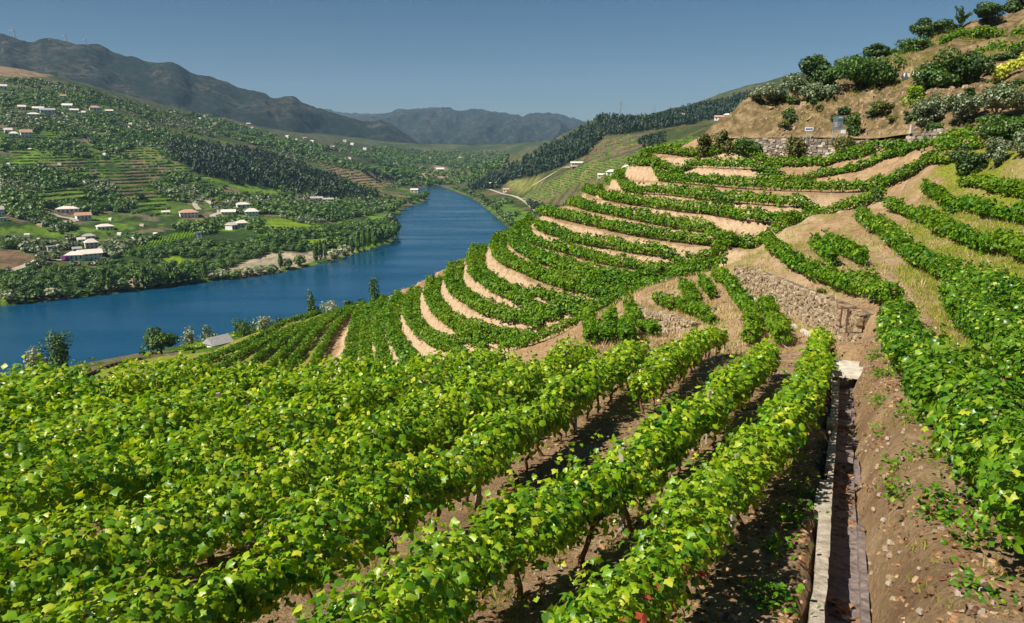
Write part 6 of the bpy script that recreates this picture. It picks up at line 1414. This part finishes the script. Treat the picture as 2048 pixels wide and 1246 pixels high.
terraces('hillside_terraces', 'green terrace strips on the hillside across the river', [([(60, 385), (160, 372), (180, 400), (90, 410)], 500), ([(210, 345), (290, 345), (310, 395), (240, 400)], 700), ([(270, 405), (320, 398), (330, 425), (280, 430)], 350), ([(640, 330), (700, 340), (760, 352), (800, 372), (740, 378), (690, 360)], 600), ([(0, 200), (250, 210), (420, 290), (430, 400), (0, 420)], 2600)], 3.2, 'vine_far', 1.3, 1.6, 7.0)
# rows of the flat vineyards: straight lines
def flat_rows(name, label, poly, ang, gap, mat, n=6000, hh=1.0):
    x, y, z = rand_on(poly, n, rng, 205, 900); c_, s_ = math.cos(ang), math.sin(ang); q = -x * s_ + y * c_; sh = np.round(q / gap) * gap - q
    x, y = x - s_ * sh, y + c_ * sh; z = vz(x, y)
    V, F_ = leaf_arrays(np.stack([x, y, z + rng.uniform(0.2, hh, len(x))], 1), np.array([[0, 0, 0.7]]) + rng.normal(0, 0.6, (len(x), 3)), rng.uniform(0.35, 0.6, len(x)), SH_QUAD, rng)
    tag(link(name, raw_mesh(name, V, F_, M[mat])), label, 'vineyard', kind='stuff')
flat_rows('flat_vineyard', 'green strip of low vineyard on the near bank by the small house', [(355, 706), (380, 690), (420, 676), (500, 657), (560, 652), (620, 640), (690, 614), (690, 640), (600, 662), (540, 668), (470, 676), (400, 700)], 0.5, 2.2, 'vine', 9000)
flat_rows('bright_vineyard', 'bright green vineyard strip across the river', [(240, 506), (300, 484), (380, 458), (392, 470), (370, 478), (300, 498), (250, 512)], 1.9, 2.4, 'vine', 4000)

# ------------------------------------------------------------------ pylons and wind turbines
def pylon(px, py, hpx, D, label):
    p = P(px, py, D); z = float(vz(p[0], p[1])); h = hpx * D / FPX + max(0, p[2] - z); b = h * 0.09
    rt = root('pylon', (p[0], p[1], z), label, 'pylon', rz=0.4)
    r = max(0.18, h * 0.006)
    for sx in (-1, 1):
        for sy in (-1, 1):
            mb = MB(); mb.tube([(sx * b, sy * b, 0), (sx * b * 0.35, sy * b * 0.35, h * 0.6), (0, 0, h)], [r, r, r * 0.7], 4); mb.build('leg', M['steel'], rt)
    mb = MB()
    for k in range(7):
        z0, z1 = h * k * 0.09, h * (k + 1) * 0.09; w0, w1 = np.interp([z0, z1], [0, h * 0.6, h], [b, b * 0.35, 0])
        for s in (-1, 1): mb.tube([(-w0, s * w0, z0), (w1, s * w1, z1)], r * 0.6, 3, False); mb.tube([(w0, s * w0, z0), (-w1, s * w1, z1)], r * 0.6, 3, False)
    mb.build('bracing', M['steel'], rt)
    for zf, wf in ((0.66, 0.16), (0.78, 0.19), (0.90, 0.13)):
        mb = MB(); mb.tube([(-h * wf, 0, h * zf), (h * wf, 0, h * zf)], r * 0.9, 4); mb.tube([(-h * wf, 0, h * zf), (0, 0, h * (zf + 0.05)), (h * wf, 0, h * zf)], r * 0.6, 3); mb.build('cross_arm', M['steel'], rt)
pylon(1240, 238, 35, 1640, 'tallest lattice pylon on the pine-covered ridge')
pylon(1308, 238, 25, 1740, 'lattice pylon on the ridge right of the tallest one')
pylon(1437, 206, 24, 1900, 'lattice pylon above the hilltop village')
pylon(1497, 192, 17, 1980, 'lattice pylon beside the cut slope on the right ridge')
def turbine(px, py, hpx, D, label):
    p = P(px, py, D); h = hpx * D / FPX
    rt = root('wind_turbine', (p[0], p[1], p[2] - 12), label, 'wind turbine'); h += 12
    mb = MB(); mb.tube([(0, 0, 0), (0, 0, h)], [3.0, 2.0], 8); mb.build('tower', M['steel'], rt)
    mb = MB(); mb.box((0, 0, h + 1), (3, 7, 3.2)); mb.build('nacelle', M['steel'], rt)
    for k in range(3):
        a = 0.5 + k * 2.094; L_ = h * 0.55; mb = MB(); mb.tube([(0, -4, h + 1), (math.sin(a) * L_, -4, h + 1 + math.cos(a) * L_)], [1.4, 0.4], 5); mb.build('blade', M['steel'], rt)
turbine(30, 78, 15, 3350, 'largest wind turbine on the left mountain ridge')
turbine(132, 83, 10, 3400, 'wind turbine in the middle of the left mountain ridge')
turbine(172, 88, 7, 3420, 'smallest wind turbine, rightmost on the left mountain ridge')

# ------------------------------------------------------------------ haze
m = bpy.data.materials.new('valley_haze'); m.use_nodes = True; t = m.node_tree; t.nodes.clear()
o_ = t.nodes.new('ShaderNodeOutputMaterial'); v_ = t.nodes.new('ShaderNodeVolumePrincipled'); v_.inputs['Color'].default_value = (0.42, 0.68, 1.0, 1); v_.inputs['Density'].default_value = 5e-5; v_.inputs['Anisotropy'].default_value = 0.0
t.links.new(v_.outputs[0], o_.inputs['Volume'])
mb = MB(); mb.box((0, 7200, 560), (32000, 14800, 1190)); o = mb.build('haze', m); tag(o, 'thin bluish haze filling the valley air', 'haze', kind='stuff')
